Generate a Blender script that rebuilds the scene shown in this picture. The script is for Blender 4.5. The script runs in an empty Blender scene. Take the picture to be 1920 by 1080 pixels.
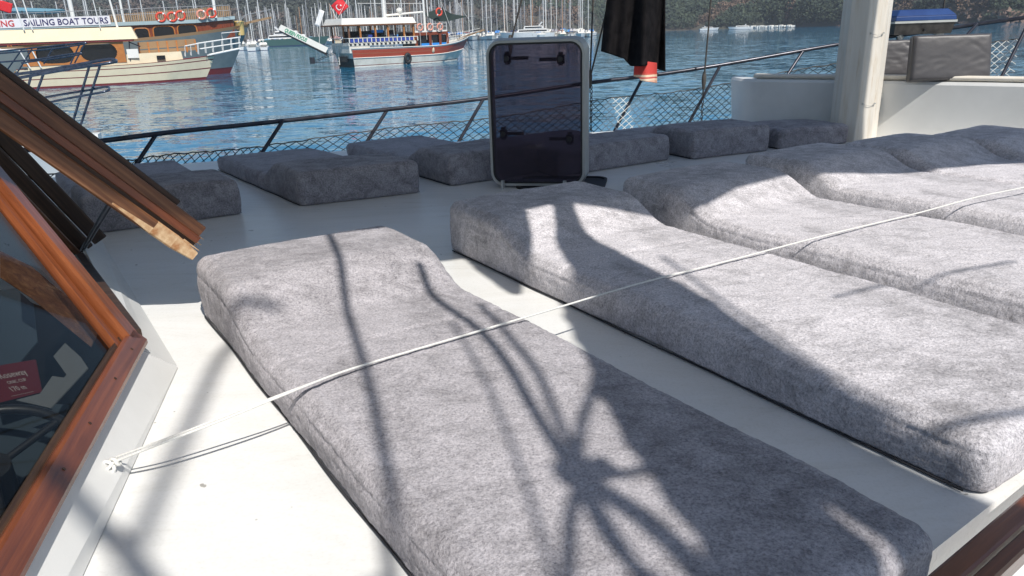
import bpy, bmesh, math, random
from math import sin, cos, pi, radians, sqrt, atan2
from mathutils import Vector, Matrix, noise
random.seed(7)
V = Vector
S = bpy.context.scene
# ------------------------------------------------------------------ camera
CH = 0.85                      # eye height above the cabin top (z = 0)
WZ = -2.65                     # water level
F = 1387.0
pt, rl = radians(19.3), radians(2.0)
up0 = V((0, sin(pt), cos(pt))); rt0 = V((1, 0, 0)); fwd = V((0, cos(pt), -sin(pt)))
cup = up0 * cos(rl) + rt0 * sin(rl); crt = rt0 * cos(rl) - up0 * sin(rl)
cam = bpy.data.cameras.new('camera'); camo = bpy.data.objects.new('camera', cam)
S.collection.objects.link(camo)
camo.matrix_world = Matrix(((crt.x, cup.x, -fwd.x, 0), (crt.y, cup.y, -fwd.y, 0), (crt.z, cup.z, -fwd.z, CH), (0, 0, 0, 1)))
cam.sensor_width = 36; cam.lens = 36 * F / 1920; cam.clip_start = 0.02; cam.clip_end = 4000
S.camera = camo
# ------------------------------------------------------------------ sun and sky
EL = radians(50); SD = V((-0.45, 0.893, 0))          # horizontal direction shadows fall in
TS = V((-SD.x * cos(EL), -SD.y * cos(EL), sin(EL)))   # towards the sun
sun = bpy.data.lights.new('sun', 'SUN'); sun.energy = 5.0; sun.angle = radians(0.55); sun.color = (1, 0.955, 0.89)
suno = bpy.data.objects.new('sun', sun); S.collection.objects.link(suno)
suno.rotation_euler = TS.to_track_quat('Z', 'Y').to_euler()
w = bpy.data.worlds.new('World'); S.world = w; w.use_nodes = True
nt = w.node_tree; bg = nt.nodes['Background']
sky = nt.nodes.new('ShaderNodeTexSky'); sky.sky_type = 'NISHITA'; sky.sun_disc = False
sky.sun_elevation = EL; sky.sun_rotation = atan2(TS.x, TS.y); sky.air_density = 1.1; sky.dust_density = .5; sky.ozone_density = 2.0
nt.links.new(sky.outputs[0], bg.inputs[0]); bg.inputs[1].default_value = 0.098
S.view_settings.view_transform = 'Standard'; S.view_settings.look = 'None'; S.view_settings.exposure = 0; S.view_settings.gamma = 1

def ray(x, y): return crt * ((x - 960) / F) + cup * ((540 - y) / F) + fwd
def pz(x, y, z=0.0):            # point on the horizontal plane z
    d = ray(x, y); return V((0, 0, CH)) + d * ((z - CH) / d.z)
def py(x, y, Y):                # point at distance Y
    d = ray(x, y); return V((0, 0, CH)) + d * (Y / d.y)
def sky_pt(gx, gy, z):          # a point at height z whose shadow falls on (gx, gy, 0)
    k = z / math.tan(EL); return V((gx - SD.x * k, gy - SD.y * k, z))
# ------------------------------------------------------------------ materials
def mat(name, col=(.5, .5, .5), rough=.5, metal=0.0, **kw):
    m = bpy.data.materials.new(name); m.use_nodes = True
    b = m.node_tree.nodes['Principled BSDF']
    b.inputs['Base Color'].default_value = (*col, 1); b.inputs['Roughness'].default_value = rough; b.inputs['Metallic'].default_value = metal
    for k, v in kw.items(): b.inputs[k.replace('_', ' ')].default_value = v
    return m
def nodes(m): return m.node_tree.nodes, m.node_tree.links, m.node_tree.nodes['Principled BSDF']
def noise_n(m, scale, detail=4, rough=.55, sc=(1, 1, 1), rot=(0, 0, 0), dist=0, obj=True):
    n, l, b = nodes(m)
    tc = n.new('ShaderNodeTexCoord'); mp = n.new('ShaderNodeMapping'); t = n.new('ShaderNodeTexNoise')
    mp.inputs['Scale'].default_value = sc; mp.inputs['Rotation'].default_value = rot
    l.new(tc.outputs['Object'], mp.inputs[0]); l.new(mp.outputs[0], t.inputs[0])
    t.inputs['Scale'].default_value = scale; t.inputs['Detail'].default_value = detail
    t.inputs['Roughness'].default_value = rough; t.inputs['Distortion'].default_value = dist
    return t
def ramp(m, src, stops):
    n, l, b = nodes(m); r = n.new('ShaderNodeValToRGB'); e = r.color_ramp.elements
    while len(e) < len(stops): e.new(.5)
    for i, (p, c) in enumerate(stops):
        e[i].position = p; e[i].color = (*c, 1) if len(c) == 3 else c
    l.new(src, r.inputs[0]); return r
def mixc(m, a, b_, f, mode='MIX'):
    n, l, b = nodes(m); x = n.new('ShaderNodeMix'); x.data_type = 'RGBA'; x.blend_type = mode
    for s, v in ((x.inputs[6], a), (x.inputs[7], b_), (x.inputs[0], f)):
        if hasattr(v, 'links'): l.new(v, s)
        elif isinstance(v, (int, float)): s.default_value = v
        else: s.default_value = (*v, 1)
    return x.outputs[2]
def bump(m, h, dist, strength=1, prev=None):
    n, l, b = nodes(m); u = n.new('ShaderNodeBump'); u.inputs['Distance'].default_value = dist; u.inputs['Strength'].default_value = strength
    l.new(h, u.inputs['Height'])
    if prev is not None: l.new(prev, u.inputs['Normal'])
    l.new(u.outputs[0], b.inputs['Normal']); return u.outputs[0]
def varied(name, c1, c2, rough=.5, scale=6, metal=0.0, bmp=0.0, sc=(1, 1, 1), **kw):
    m = mat(name, c1, rough, metal, **kw); n, l, b = nodes(m)
    t = noise_n(m, scale, 6, .6, sc); r = ramp(m, t.outputs[0], [(.3, c1), (.7, c2)])
    l.new(r.outputs[0], b.inputs['Base Color'])
    if bmp: bump(m, t.outputs[0], bmp)
    return m
def plush(name, tone):
    m = mat(name, (.2, .2, .2), .95); n, l, b = nodes(m)
    big = noise_n(m, 2.6, 5, .6, (1, .6, 1), rot=(0, 0, .5), dist=.5); mid = noise_n(m, 15, 7, .74, (.75, 1.2, 1), rot=(0, 0, .6), dist=.7)
    fine = noise_n(m, 170, 4, .85); vor = noise_n(m, 420, 2, .6); clump = noise_n(m, 110, 3, .75, (1, 1, .5))
    a = n.new('ShaderNodeMath'); a.operation = 'MULTIPLY_ADD'; a.inputs[1].default_value = .5; l.new(mid.outputs[0], a.inputs[0])
    s2 = n.new('ShaderNodeMath'); s2.operation = 'MULTIPLY_ADD'; s2.inputs[1].default_value = .42; l.new(big.outputs[0], s2.inputs[0]); l.new(s2.outputs[0], a.inputs[2])
    s3 = n.new('ShaderNodeMath'); s3.operation = 'MULTIPLY'; s3.inputs[1].default_value = .16; l.new(clump.outputs[0], s3.inputs[0]); l.new(s3.outputs[0], s2.inputs[2])
    r = ramp(m, a.outputs[0], [(.41, tuple(c * .48 for c in tone)), (.50, tuple(c * .76 for c in tone)), (.57, tuple(c * 1.0 for c in tone)), (.64, tuple(c * 1.14 for c in tone))])
    f = ramp(m, fine.outputs[0], [(.36, (.25, .25, .28)), (.50, (.85, .85, .86)), (.64, (1.25, 1.25, 1.25))])
    col = mixc(m, r.outputs[0], f.outputs[0], .7, 'MULTIPLY')
    l.new(col, b.inputs['Base Color'])
    b.inputs['Sheen Weight'].default_value = .2; b.inputs['Sheen Roughness'].default_value = .45; b.inputs['Sheen Tint'].default_value = (.85, .83, .85, 1)
    b.inputs['Specular IOR Level'].default_value = .1
    p = bump(m, mid.outputs[0], .008, .8); p = bump(m, clump.outputs[0], .004, .8, p); p = bump(m, fine.outputs[0], .0022, 1, p)
    return m
def wood(name, c1, c2, c3, rough=.3, coat=.5, sc=(3, 3, 40), rot=(0, 0, 0)):
    sc = (.55, 13, 13); rot = (0, 0, 0)
    m = mat(name, c1, rough); n, l, b = nodes(m)
    t = noise_n(m, 4.5, 8, .7, sc, rot, dist=.35); t2 = noise_n(m, 6, 3, .5, (.6, 2, 2))
    r = ramp(m, t.outputs[0], [(.3, c1), (.5, c2), (.72, c3)])
    r2 = ramp(m, t2.outputs[0], [(.35, (.6, .6, .6)), (.6, (1, 1, 1))])
    l.new(mixc(m, r.outputs[0], r2.outputs[0], .7, 'MULTIPLY'), b.inputs['Base Color'])
    b.inputs['Coat Weight'].default_value = coat; b.inputs['Coat Roughness'].default_value = .18
    bump(m, t.outputs[0], .002, .5); return m

M = {}
# white painted deck
m = mat('deck_paint', (.8, .8, .78), .33); n, l, b = nodes(m)
t = noise_n(m, 1.6, 6, .6); t2 = noise_n(m, 26, 2, .5); t3 = noise_n(m, 70, 6, .7)
r = ramp(m, t.outputs[0], [(.3, (.76, .765, .75)), (.65, (.83, .825, .805))])
r2 = ramp(m, t2.outputs[0], [(.0, (.25, .22, .2)), (.25, (.35, .33, .3)), (.268, (1, 1, 1))])
sc1 = noise_n(m, 2.4, 9, .75, (.5, 2.2, 1), rot=(0, 0, .6), dist=1.5); rs1 = ramp(m, sc1.outputs[0], [(.30, (.80, .79, .76)), (.40, (.95, .945, .93)), (.55, (1, 1, 1))])
sc2 = noise_n(m, 120, 4, .6); rs2 = ramp(m, sc2.outputs[0], [(.3, (.93, .93, .92)), (.5, (1, 1, 1))])
cA = mixc(m, r.outputs[0], r2.outputs[0], .8, 'MULTIPLY'); cB = mixc(m, cA, rs1.outputs[0], 1.0, 'MULTIPLY'); l.new(mixc(m, cB, rs2.outputs[0], 1.0, 'MULTIPLY'), b.inputs['Base Color'])
rr = ramp(m, t.outputs[0], [(.3, (.26, .26, .26)), (.7, (.42, .42, .42))]); l.new(rr.outputs[0], b.inputs['Roughness'])
p_ = bump(m, t.outputs[0], .012, .35); bump(m, t3.outputs[0], .0006, .6, p_)
b.inputs['Specular IOR Level'].default_value = .35
M['deck'] = m
M['plush'] = plush('plush_grey', (.485, .46, .48)); M['plush_dark'] = plush('plush_grey_shaded', (.43, .405, .425))  # rail-row copy darkened for the shade it lies in
M['plush_light'] = plush('plush_grey_sunlit', (.69, .66, .68))  # paler copy carrying the brightness of the sunlit tops
M['under'] = mat('plush_underside', (.03, .03, .035), .9)
M['wood'] = wood('varnished_mahogany', (.095, .026, .012), (.175, .048, .018), (.28, .085, .03), sc=(3, 16, 16), rot=(0, 0, radians(-75)))
M['wood_post'] = wood('varnished_mahogany_post', (.12, .033, .013), (.20, .056, .019), (.30, .095, .033), sc=(4, 4, 14))
M['wood_old'] = wood('weathered_teak', (.07, .026, .012), (.17, .068, .03), (.32, .16, .075), rough=.55, coat=.15, sc=(5, 5, 12))
M['wood_dark'] = wood('dark_weathered_teak', (.02, .01, .007), (.05, .025, .015), (.1, .055, .03), rough=.6, coat=.1, sc=(5, 5, 12))
M['peeled'] = varied('peeled_sunlit_varnish', (.75, .58, .36), (.36, .16, .06), .7, 26, bmp=.002)  # peeled wood, with the sunlit patch of the sash end in its colour
M['white'] = varied('white_gloss_paint', (.8, .8, .78), (.68, .68, .66), .35, 3)
M['gray_alu'] = varied('grey_frame', (.42, .43, .41), (.50, .505, .48), .35, 8, metal=.25)
M['steel'] = varied('stainless_tube', (.30, .31, .34), (.5, .5, .52), .22, 14, metal=.95)
M['steel_dark'] = varied('dark_steel_tube', (.022, .024, .032), (.07, .07, .085), .28, 10, metal=.5)  # dark steel, varied a little by noise
M['steel_blue'] = varied('blue_tinted_tube', (.05, .062, .09), (.14, .16, .21), .25, 10, metal=.7)
M['black'] = mat('black_plastic', (.012, .012, .014), .4)
M['rubber'] = mat('black_rubber', (.015, .015, .016), .6)
M['rope'] = varied('white_rope', (.75, .74, .7), (.6, .6, .57), .8, 200, bmp=.001)
M['rope_dark'] = varied('dark_rope', (.05, .045, .04), (.09, .08, .07), .8, 100)
M['net'] = varied('dark_netting', (.008, .012, .016), (.02, .026, .03), .8, 30)
M['net_white'] = mat('white_netting', (.72, .72, .68), .8)
M['chain'] = mat('rusty_chain', (.05, .04, .035), .5, .8)
M['fabric_black'] = varied('black_cloth', (.005, .005, .006), (.018, .016, .017), .9, 12, bmp=.004); M['fabric_black'].node_tree.nodes['Principled BSDF'].inputs['Specular IOR Level'].default_value = .08
M['red'] = varied('red_cloth', (.55, .05, .04), (.7, .1, .08), .8, 40)
M['cream_cloth'] = mat('cream_cloth', (.75, .6, .45), .8)
M['vinyl'] = varied('grey_vinyl', (.06, .057, .06), (.08, .075, .078), .42, 4, bmp=.004)
M['cream_pad'] = varied('cream_vinyl', (.72, .66, .56), (.8, .75, .66), .45, 7)
M['blue_lid'] = varied('blue_lid', (.012, .035, .13), (.022, .06, .19), .3, 4)
M['grime'] = varied('sooty_metal', (.03, .028, .026), (.10, .09, .08), .5, 9, metal=.4)
M['mast'] = varied('mast_paint', (.68, .63, .55), (.78, .74, .67), .4, 3, sc=(8, 8, .7), bmp=.003)
n, l, b = nodes(M['mast']); bc0 = b.inputs['Base Color'].links[0].from_socket
st0 = noise_n(M['mast'], 5, 6, .7, (6, 6, .5)); rs0 = ramp(M['mast'], st0.outputs[0], [(.30, (.62, .50, .38)), (.40, (.92, .88, .82)), (.5, (1, 1, 1))]); l.new(mixc(M['mast'], bc0, rs0.outputs[0], .8, 'MULTIPLY'), b.inputs['Base Color'])
M['awning'] = varied('beige_canvas', (.5, .46, .4), (.58, .54, .48), .8, 5)  # canvas of the added shade casters overhead, slightly translucent
n, l, b = nodes(M['awning']); tl = n.new('ShaderNodeBsdfTranslucent'); tl.inputs[0].default_value = (.55, .5, .44, 1); mx = n.new('ShaderNodeMixShader'); mx.inputs[0].default_value = .3
l.new(b.outputs[0], mx.inputs[1]); l.new(tl.outputs[0], mx.inputs[2]); l.new(mx.outputs[0], n['Material Output'].inputs[0])
m = mat('acrylic_smoked', (.085, .07, .095), .06); n, l, b = nodes(m)
tr = n.new('ShaderNodeBsdfTransparent'); tr.inputs[0].default_value = (.50, .45, .50, 1); mx = n.new('ShaderNodeMixShader'); mx.inputs[0].default_value = .72
l.new(b.outputs[0], mx.inputs[1]); l.new(tr.outputs[0], mx.inputs[2]); l.new(mx.outputs[0], n['Material Output'].inputs[0])
M['acrylic'] = m
m = mat('window_glass', (.02, .02, .02), .03); n, l, b = nodes(m)
tr = n.new('ShaderNodeBsdfTransparent'); tr.inputs[0].default_value = (.78, .79, .78, 1); mx = n.new('ShaderNodeMixShader')
gl = n.new('ShaderNodeBsdfGlossy'); gl.inputs['Roughness'].default_value = .02; fr = n.new('ShaderNodeLayerWeight'); fr.inputs[0].default_value = .5; pw = n.new('ShaderNodeMath'); pw.operation = 'POWER'; pw.inputs[1].default_value = 5; l.new(fr.outputs['Facing'], pw.inputs[0]); ad = n.new('ShaderNodeMath'); ad.operation = 'ADD'; ad.inputs[1].default_value = .012; l.new(pw.outputs[0], ad.inputs[0])
l.new(ad.outputs[0], mx.inputs[0]); l.new(tr.outputs[0], mx.inputs[1]); l.new(gl.outputs[0], mx.inputs[2]); l.new(mx.outputs[0], n['Material Output'].inputs[0])
M['glass'] = m
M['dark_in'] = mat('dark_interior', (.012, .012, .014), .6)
M['card_red'] = mat('red_card', (.12, .006, .009), .6)
M['ink_pale'] = mat('pale_ink', (.42, .38, .36), .6)
M['paper'] = mat('grey_paper', (.17, .18, .19), .7)
M['console'] = mat('console_blue_grey', (.05, .07, .09), .5)
# far boats
M['cream'] = varied('cream_hull', (.76, .66, .47), (.68, .58, .41), .4, 1.2)
M['maroon'] = mat('maroon_stripe', (.16, .02, .02), .45)
M['canvas_cream'] = varied('cream_canopy', (.80, .68, .47), (.74, .62, .42), .7, .8)
M['honey'] = varied('honey_wood', (.50, .20, .05), (.36, .12, .03), .35, 3, sc=(1, 1, 4))
M['redwood'] = varied('red_brown_boards', (.24, .055, .02), (.12, .025, .010), .4, 2.2, sc=(5, 5, .6))
M['greyhull'] = varied('grey_green_hull', (.13, .16, .17), (.20, .23, .23), .35, .7)
M['roof_blue'] = varied('grey_blue_roof', (.30, .40, .43), (.38, .47, .49), .5, 1)
M['tarp_blue'] = mat('pale_blue_tarp', (.16, .34, .45), .7)
M['redhull'] = varied('red_planked_hull', (.42, .072, .035), (.30, .05, .026), .45, 2.4, sc=(.4, .4, 9))
M['whitehull'] = varied('stained_white_hull', (.72, .70, .64), (.50, .48, .42), .5, .9, sc=(1, 1, .6))
M['offwhite'] = varied('offwhite_canopy', (.80, .78, .72), (.72, .70, .65), .6, 1)
M['shaded_stern'] = mat('stern_in_shade', (.045, .05, .045), .6)  # shade under the overhanging stern put into its colour
M['blue'] = mat('royal_blue', (.03, .06, .32), .6); M['blue_bright'] = mat('bright_blue', (.02, .22, .62), .6)
M['ring'] = mat('lifebuoy_red', (.62, .07, .035), .6); M['ring_pale'] = mat('lifebuoy_faded', (.66, .28, .2), .6)
M['glass_far'] = mat('boat_glass', (.008, .008, .01), .25)
M['banner'] = mat('banner_white', (.72, .72, .76), .6); M['navy'] = mat('navy_letters', (.02, .02, .11), .6)
M['redletter'] = mat('red_letters', (.5, .02, .03), .6); M['greenletter'] = mat('green_letters', (.02, .28, .14), .6)
M['flagred'] = mat('flag_red', (.6, .012, .02), .7); M['flagwhite'] = mat('flag_white', (.8, .8, .8), .7)
M['shade_green'] = mat('dark_green_canvas', (.008, .022, .018), .8)
M['alu'] = mat('painted_mast', (.72, .72, .70), .4); M['alu_wood'] = mat('varnished_mast', (.42, .22, .10), .5); M['alu_grey'] = mat('bare_mast', (.33, .34, .36), .4)
M['yellow'] = mat('ochre_drum', (.62, .45, .17), .5)
M['slat'] = mat('pale_brown_boards', (.30, .19, .10), .6)
M['hull_navy'] = mat('navy_hull', (.02, .03, .08), .3); M['hull_green'] = mat('green_hull', (.05, .12, .10), .4)
# water
m = mat('sea_water', (.010, .085, .125), .03); n, l, b = nodes(m); b.inputs['IOR'].default_value = 1.33
def vmath(op, a, b_):
    q = n.new('ShaderNodeVectorMath'); q.operation = op
    for k_, v_ in ((0, a), (1, b_)):
        if hasattr(v_, 'links'): l.new(v_, q.inputs[k_])
        else: q.inputs[k_].default_value = v_
    return q.outputs[0]
wn_ = None                       # wave slopes taken straight from noise vectors, so that far ripples still scatter the reflections
for sc_, st_, amp in ((.28, (1, 1.8, 1), (.06, .15, 0)), (1.1, (1, 2.6, 1), (.12, .28, 0)), (4.5, (1, 2.0, 1), (.05, .10, 0))):
    t = noise_n(m, sc_, 2, .5, st_, dist=.5); v0 = vmath('MULTIPLY', vmath('SUBTRACT', t.outputs['Color'], (.5, .5, .5)), amp)
    wn_ = v0 if wn_ is None else vmath('ADD', wn_, v0)
wn_ = vmath('ADD', wn_, (0, 0, 1)); nz_ = n.new('ShaderNodeVectorMath'); nz_.operation = 'NORMALIZE'; l.new(wn_, nz_.inputs[0]); l.new(nz_.outputs[0], b.inputs['Normal'])
a4 = noise_n(m, .03, 2, .5)
rw = ramp(m, a4.outputs[0], [(.35, (.002, .135, .26)), (.65, (.004, .175, .33))]); l.new(rw.outputs[0], b.inputs['Base Color'])
M['water'] = m
m = mat('tree_foliage', (.05, .07, .03), .85); n, l, b = nodes(m)
at = n.new('ShaderNodeAttribute'); at.attribute_name = 'tint'; l.new(at.outputs['Color'], b.inputs['Base Color']); b.inputs['Specular IOR Level'].default_value = .15
M['foliage'] = m
M['ground'] = varied('dry_hillside', (.075, .062, .048), (.055, .06, .042), .95, .05)
M['rock'] = varied('shore_rock', (.25, .17, .13), (.14, .09, .065), .9, .3)

# ------------------------------------------------------------------ mesh helpers
def beam(a, b, wd, ht, up, chamf, name, m_, parent, org, w2=None, h2=None):
    a = V(a); b = V(b); d = (b - a).normalized(); sd = d.cross(V(up)).normalized(); u = sd.cross(d).normalized()
    mb = MB(); mb.bar((0, 0, 0), ((b - a).length, 0, 0), wd, ht, up=(0, 0, 1), chamf=chamf, w2=w2, h2=h2)
    o = mb.build(name, m_, parent); y_ = -sd; R_ = Matrix((d, y_, u)).transposed().to_4x4(); o.matrix_local = Matrix.Translation(a - V(org)) @ R_; return o
class MB:
    def __init__(s): s.v = []; s.f = []; s.m = []; s.sm = []
    def add(s, vs, fs, mi=0, smooth=False):
        o = len(s.v); s.v += [tuple(x) for x in vs]
        for f in fs: s.f.append([i + o for i in f]); s.m.append(mi); s.sm.append(smooth)
    def box(s, c, d, mi=0, rz=0):
        c = V(c); R = Matrix.Rotation(rz, 3, 'Z'); hx, hy, hz = d[0] / 2, d[1] / 2, d[2] / 2
        vs = [c + R @ V((x, y, z)) for x in (-hx, hx) for y in (-hy, hy) for z in (-hz, hz)]
        s.add(vs, [(0, 1, 3, 2), (4, 6, 7, 5), (0, 4, 5, 1), (2, 3, 7, 6), (0, 2, 6, 4), (1, 5, 7, 3)], mi)
    def bar(s, a, b, wd, ht, up=(0, 0, 1), mi=0, w2=None, h2=None, chamf=0):
        a = V(a); b = V(b); d = (b - a).normalized(); u = V(up); sd = d.cross(u).normalized(); u = sd.cross(d).normalized()
        w2 = w2 or wd; h2 = h2 or ht; vs = []
        for p, w_, h_ in ((a, wd, ht), (b, w2, h2)):
            k = chamf
            prof = [(-1, -1), (1, -1), (1, 1), (-1, 1)] if not k else [(-1, -1 + k), (-1 + k, -1), (1 - k, -1), (1, -1 + k), (1, 1 - k), (1 - k, 1), (-1 + k, 1), (-1, 1 - k)]
            for x, y in prof: vs.append(p + sd * (x * w_ / 2) + u * (y * h_ / 2))
        k = len(vs) // 2
        s.add(vs, [tuple(range(k))[::-1], tuple(range(k, 2 * k))] + [(i, (i + 1) % k, k + (i + 1) % k, k + i) for i in range(k)], mi)
    def tube(s, pts, r, n=8, mi=0, cap=True, r2=None):
        pts = [V(p) for p in pts]; N = len(pts); vs = []; prev = None
        for i, p in enumerate(pts):
            d = (pts[min(i + 1, N - 1)] - pts[max(i - 1, 0)])
            d = d.normalized() if d.length > 1e-9 else V((0, 0, 1))
            if prev is None: u = d.orthogonal().normalized()
            else: u = (prev - d * prev.dot(d)).normalized()
            prev = u; v_ = d.cross(u)
            rr = r[i] if isinstance(r, (list, tuple)) else (r if r2 is None else r + (r2 - r) * i / max(1, N - 1))
            for k in range(n): vs.append(p + (u * cos(2 * pi * k / n) + v_ * sin(2 * pi * k / n)) * rr)
        fs = [(i * n + k, i * n + (k + 1) % n, (i + 1) * n + (k + 1) % n, (i + 1) * n + k) for i in range(N - 1) for k in range(n)]
        s.add(vs, fs, mi, True)
        if cap: s.add(vs[:n], [tuple(range(n))[::-1]], mi); s.add(vs[-n:], [tuple(range(n))], mi)
    def prism(s, poly, off, mi=0):          # planar polygon (list of 3D points) extruded by off
        a = [V(p) for p in poly]; k = len(a); off = V(off)
        s.add(a + [p + off for p in a], [tuple(range(k)), tuple(range(k, 2 * k))[::-1]] + [(i, i + k, (i + 1) % k + k, (i + 1) % k) for i in range(k)], mi)
    def torus(s, c, nrm, R, r, n=20, k=8, mi=0, mi2=None):
        c = V(c); nrm = V(nrm).normalized(); u = nrm.orthogonal().normalized(); v_ = nrm.cross(u)
        vs = []
        for i in range(n):
            d = u * cos(2 * pi * i / n) + v_ * sin(2 * pi * i / n)
            for j in range(k): vs.append(c + d * (R + r * cos(2 * pi * j / k)) + nrm * (r * sin(2 * pi * j / k)))
        for i in range(n):
            fs = [(i * k + j, ((i + 1) % n) * k + j, ((i + 1) % n) * k + (j + 1) % k, i * k + (j + 1) % k) for j in range(k)]
            o = len(s.v) if i == 0 else o
            if i == 0: s.v += [tuple(x) for x in vs]
            mm = mi2 if (mi2 is not None and i % 10 == 0) else mi
            for f in fs: s.f.append([q + o for q in f]); s.m.append(mm); s.sm.append(True)
    def lathe(s, c, prof, n=16, mi=0):
        c = V(c); vs = [c + V((r * cos(2 * pi * i / n), r * sin(2 * pi * i / n), z)) for r, z in prof for i in range(n)]
        s.add(vs, [(a * n + i, a * n + (i + 1) % n, (a + 1) * n + (i + 1) % n, (a + 1) * n + i) for a in range(len(prof) - 1) for i in range(n)], mi, True)
        s.add(vs[:n], [tuple(range(n))[::-1]], mi); s.add(vs[-n:], [tuple(range(n))], mi)
    def build(s, name, mats, parent=None, fix=True):
        me = bpy.data.meshes.new(name); me.from_pydata(s.v, [], s.f)
        if not isinstance(mats, (list, tuple)): mats = [mats]
        for q in mats: me.materials.append(q)
        me.polygons.foreach_set('material_index', s.m); me.polygons.foreach_set('use_smooth', s.sm)
        if fix:
            bm = bmesh.new(); bm.from_mesh(me); bmesh.ops.recalc_face_normals(bm, faces=bm.faces); bm.to_mesh(me); bm.free()
        me.update(); o = bpy.data.objects.new(name, me); S.collection.objects.link(o)
        if parent: o.parent = parent
        return o
def tag(o, label=None, cat=None, group=None, kind=None):
    if label: o['label'] = label
    if cat: o['category'] = cat
    if group: o['group'] = group
    if kind: o['kind'] = kind
    return o
def thing(name, loc, label, cat, group=None, rz=0):
    o = bpy.data.objects.new(name, None); S.collection.objects.link(o); o.location = loc; o.rotation_euler = (0, 0, rz); o.empty_display_size = .1
    return tag(o, label, cat, group)
def struct(name, mb, m, kind='structure'): return tag(mb.build(name, m), kind=kind)
def copy_tree(o, parent=None):
    c = o.copy(); S.collection.objects.link(c)
    if parent: c.parent = parent
    for ch in list(o.children): copy_tree(ch, c)
    return c
def text_mesh(name, s, size, m, parent, loc, xdir, updir, ext=.004, width=None, bold=.0):
    cu = bpy.data.curves.new(name, 'FONT'); cu.body = s; cu.size = size; cu.extrude = ext; cu.offset = bold; cu.resolution_u = 2
    to = bpy.data.objects.new(name + '_c', cu); S.collection.objects.link(to)
    bpy.context.view_layer.update()
    me = bpy.data.meshes.new_from_object(to); bpy.data.objects.remove(to)
    x = V(xdir).normalized(); u = V(updir); z = x.cross(u).normalized(); u = z.cross(x).normalized()
    xs = [v.co.x for v in me.vertices]; sx = 1
    if width: sx = width / (max(xs) - min(xs))
    x0 = min(xs)
    for v in me.vertices: v.co = V(loc) + x * ((v.co.x - x0) * sx) + u * v.co.y + z * v.co.z
    me.materials.clear(); me.materials.append(m); me.name = name
    o = bpy.data.objects.new(name, me); S.collection.objects.link(o); o.parent = parent; return o
def local(mb, origin):
    o = V(origin); mb.v = [tuple(V(p) - o) for p in mb.v]; return mb
def lerp(a, b, t): return a + (b - a) * t
def smooth(t): t = max(0, min(1, t)); return t * t * (3 - 2 * t)

# ================================================================== WATER AND LAND
mb = MB(); mb.add([(-1000, -300, WZ), (1000, -300, WZ), (1000, 800, WZ), (-1000, 800, WZ)], [(0, 1, 2, 3)])
struct('water', mb, M['water'])
shore = [(-900, 420), (-420, 400), (-100, 372), (0, 372), (70, 392), (125, 372), (150, 300), (163, 255), (215, 225), (400, 200), (900, 200)]
def shore_y(x):
    for (a, b), (c, d) in zip(shore, shore[1:]):
        if a <= x <= c: return lerp(b, d, (x - a) / (c - a))
    return 400
def hill_h(x, y):
    d = y - shore_y(x)
    if d < 0: return WZ - 1.5 + d * .0
    n_ = noise.noise(V((x * .02, y * .02, 0))) * 5 + noise.noise(V((x * .07, y * .07, 3))) * 1.5
    return WZ + .3 + min(d * .9, 2.2) + 34 * (1 - math.exp(-d * .42 / 34)) + n_ * min(1, d / 30)
mb = MB(); xs = [-900 + i * 9 for i in range(201)]; ds = [-3, 0, .8, 2, 5, 9, 14, 20, 28, 38, 50, 70, 100, 150, 230, 330]
vs = []
for x in xs:
    for d in ds:
        j = noise.noise(V((x * .11, 0, 0))) * 3
        y = shore_y(x) + d + j * (1 if d < 20 else 0)
        vs.append((x, y, hill_h(x, shore_y(x) + d) if d > -1 else WZ - 1.5))
k = len(ds)
mb.add(vs, [(i * k + j, (i + 1) * k + j, (i + 1) * k + j + 1, i * k + j + 1) for i in range(len(xs) - 1) for j in range(k - 1)], 0, True)
struct('hillside', mb, M['ground'])
# shore rocks
mb = MB()
for i in range(900):
    x = random.uniform(140, 320); y = shore_y(x) + random.uniform(-1.5, 3.5) + noise.noise(V((x * .11, 0, 0))) * 3
    r = random.uniform(.5, 1.9) * (1 if x > 150 else .5); z = hill_h(x, y) if y > shore_y(x) else WZ
    pts = [V((x, y, max(z, WZ))) + V((random.uniform(-1, 1), random.uniform(-1, 1), random.uniform(-.5, .9))).normalized() * r * random.uniform(.6, 1.2) for _ in range(8)]
    bm = bmesh.new(); [bm.verts.new(p) for p in pts]; h = bmesh.ops.convex_hull(bm, input=bm.verts)
    bm.verts.index_update(); mb.add([v.co for v in bm.verts], [[v.index for v in f.verts] for f in bm.faces]); bm.free()
tag(mb.build('shore_rocks', M['rock']), kind='stuff')['label'] = 'brown rocks along the waterline of the wooded far shore'
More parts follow.
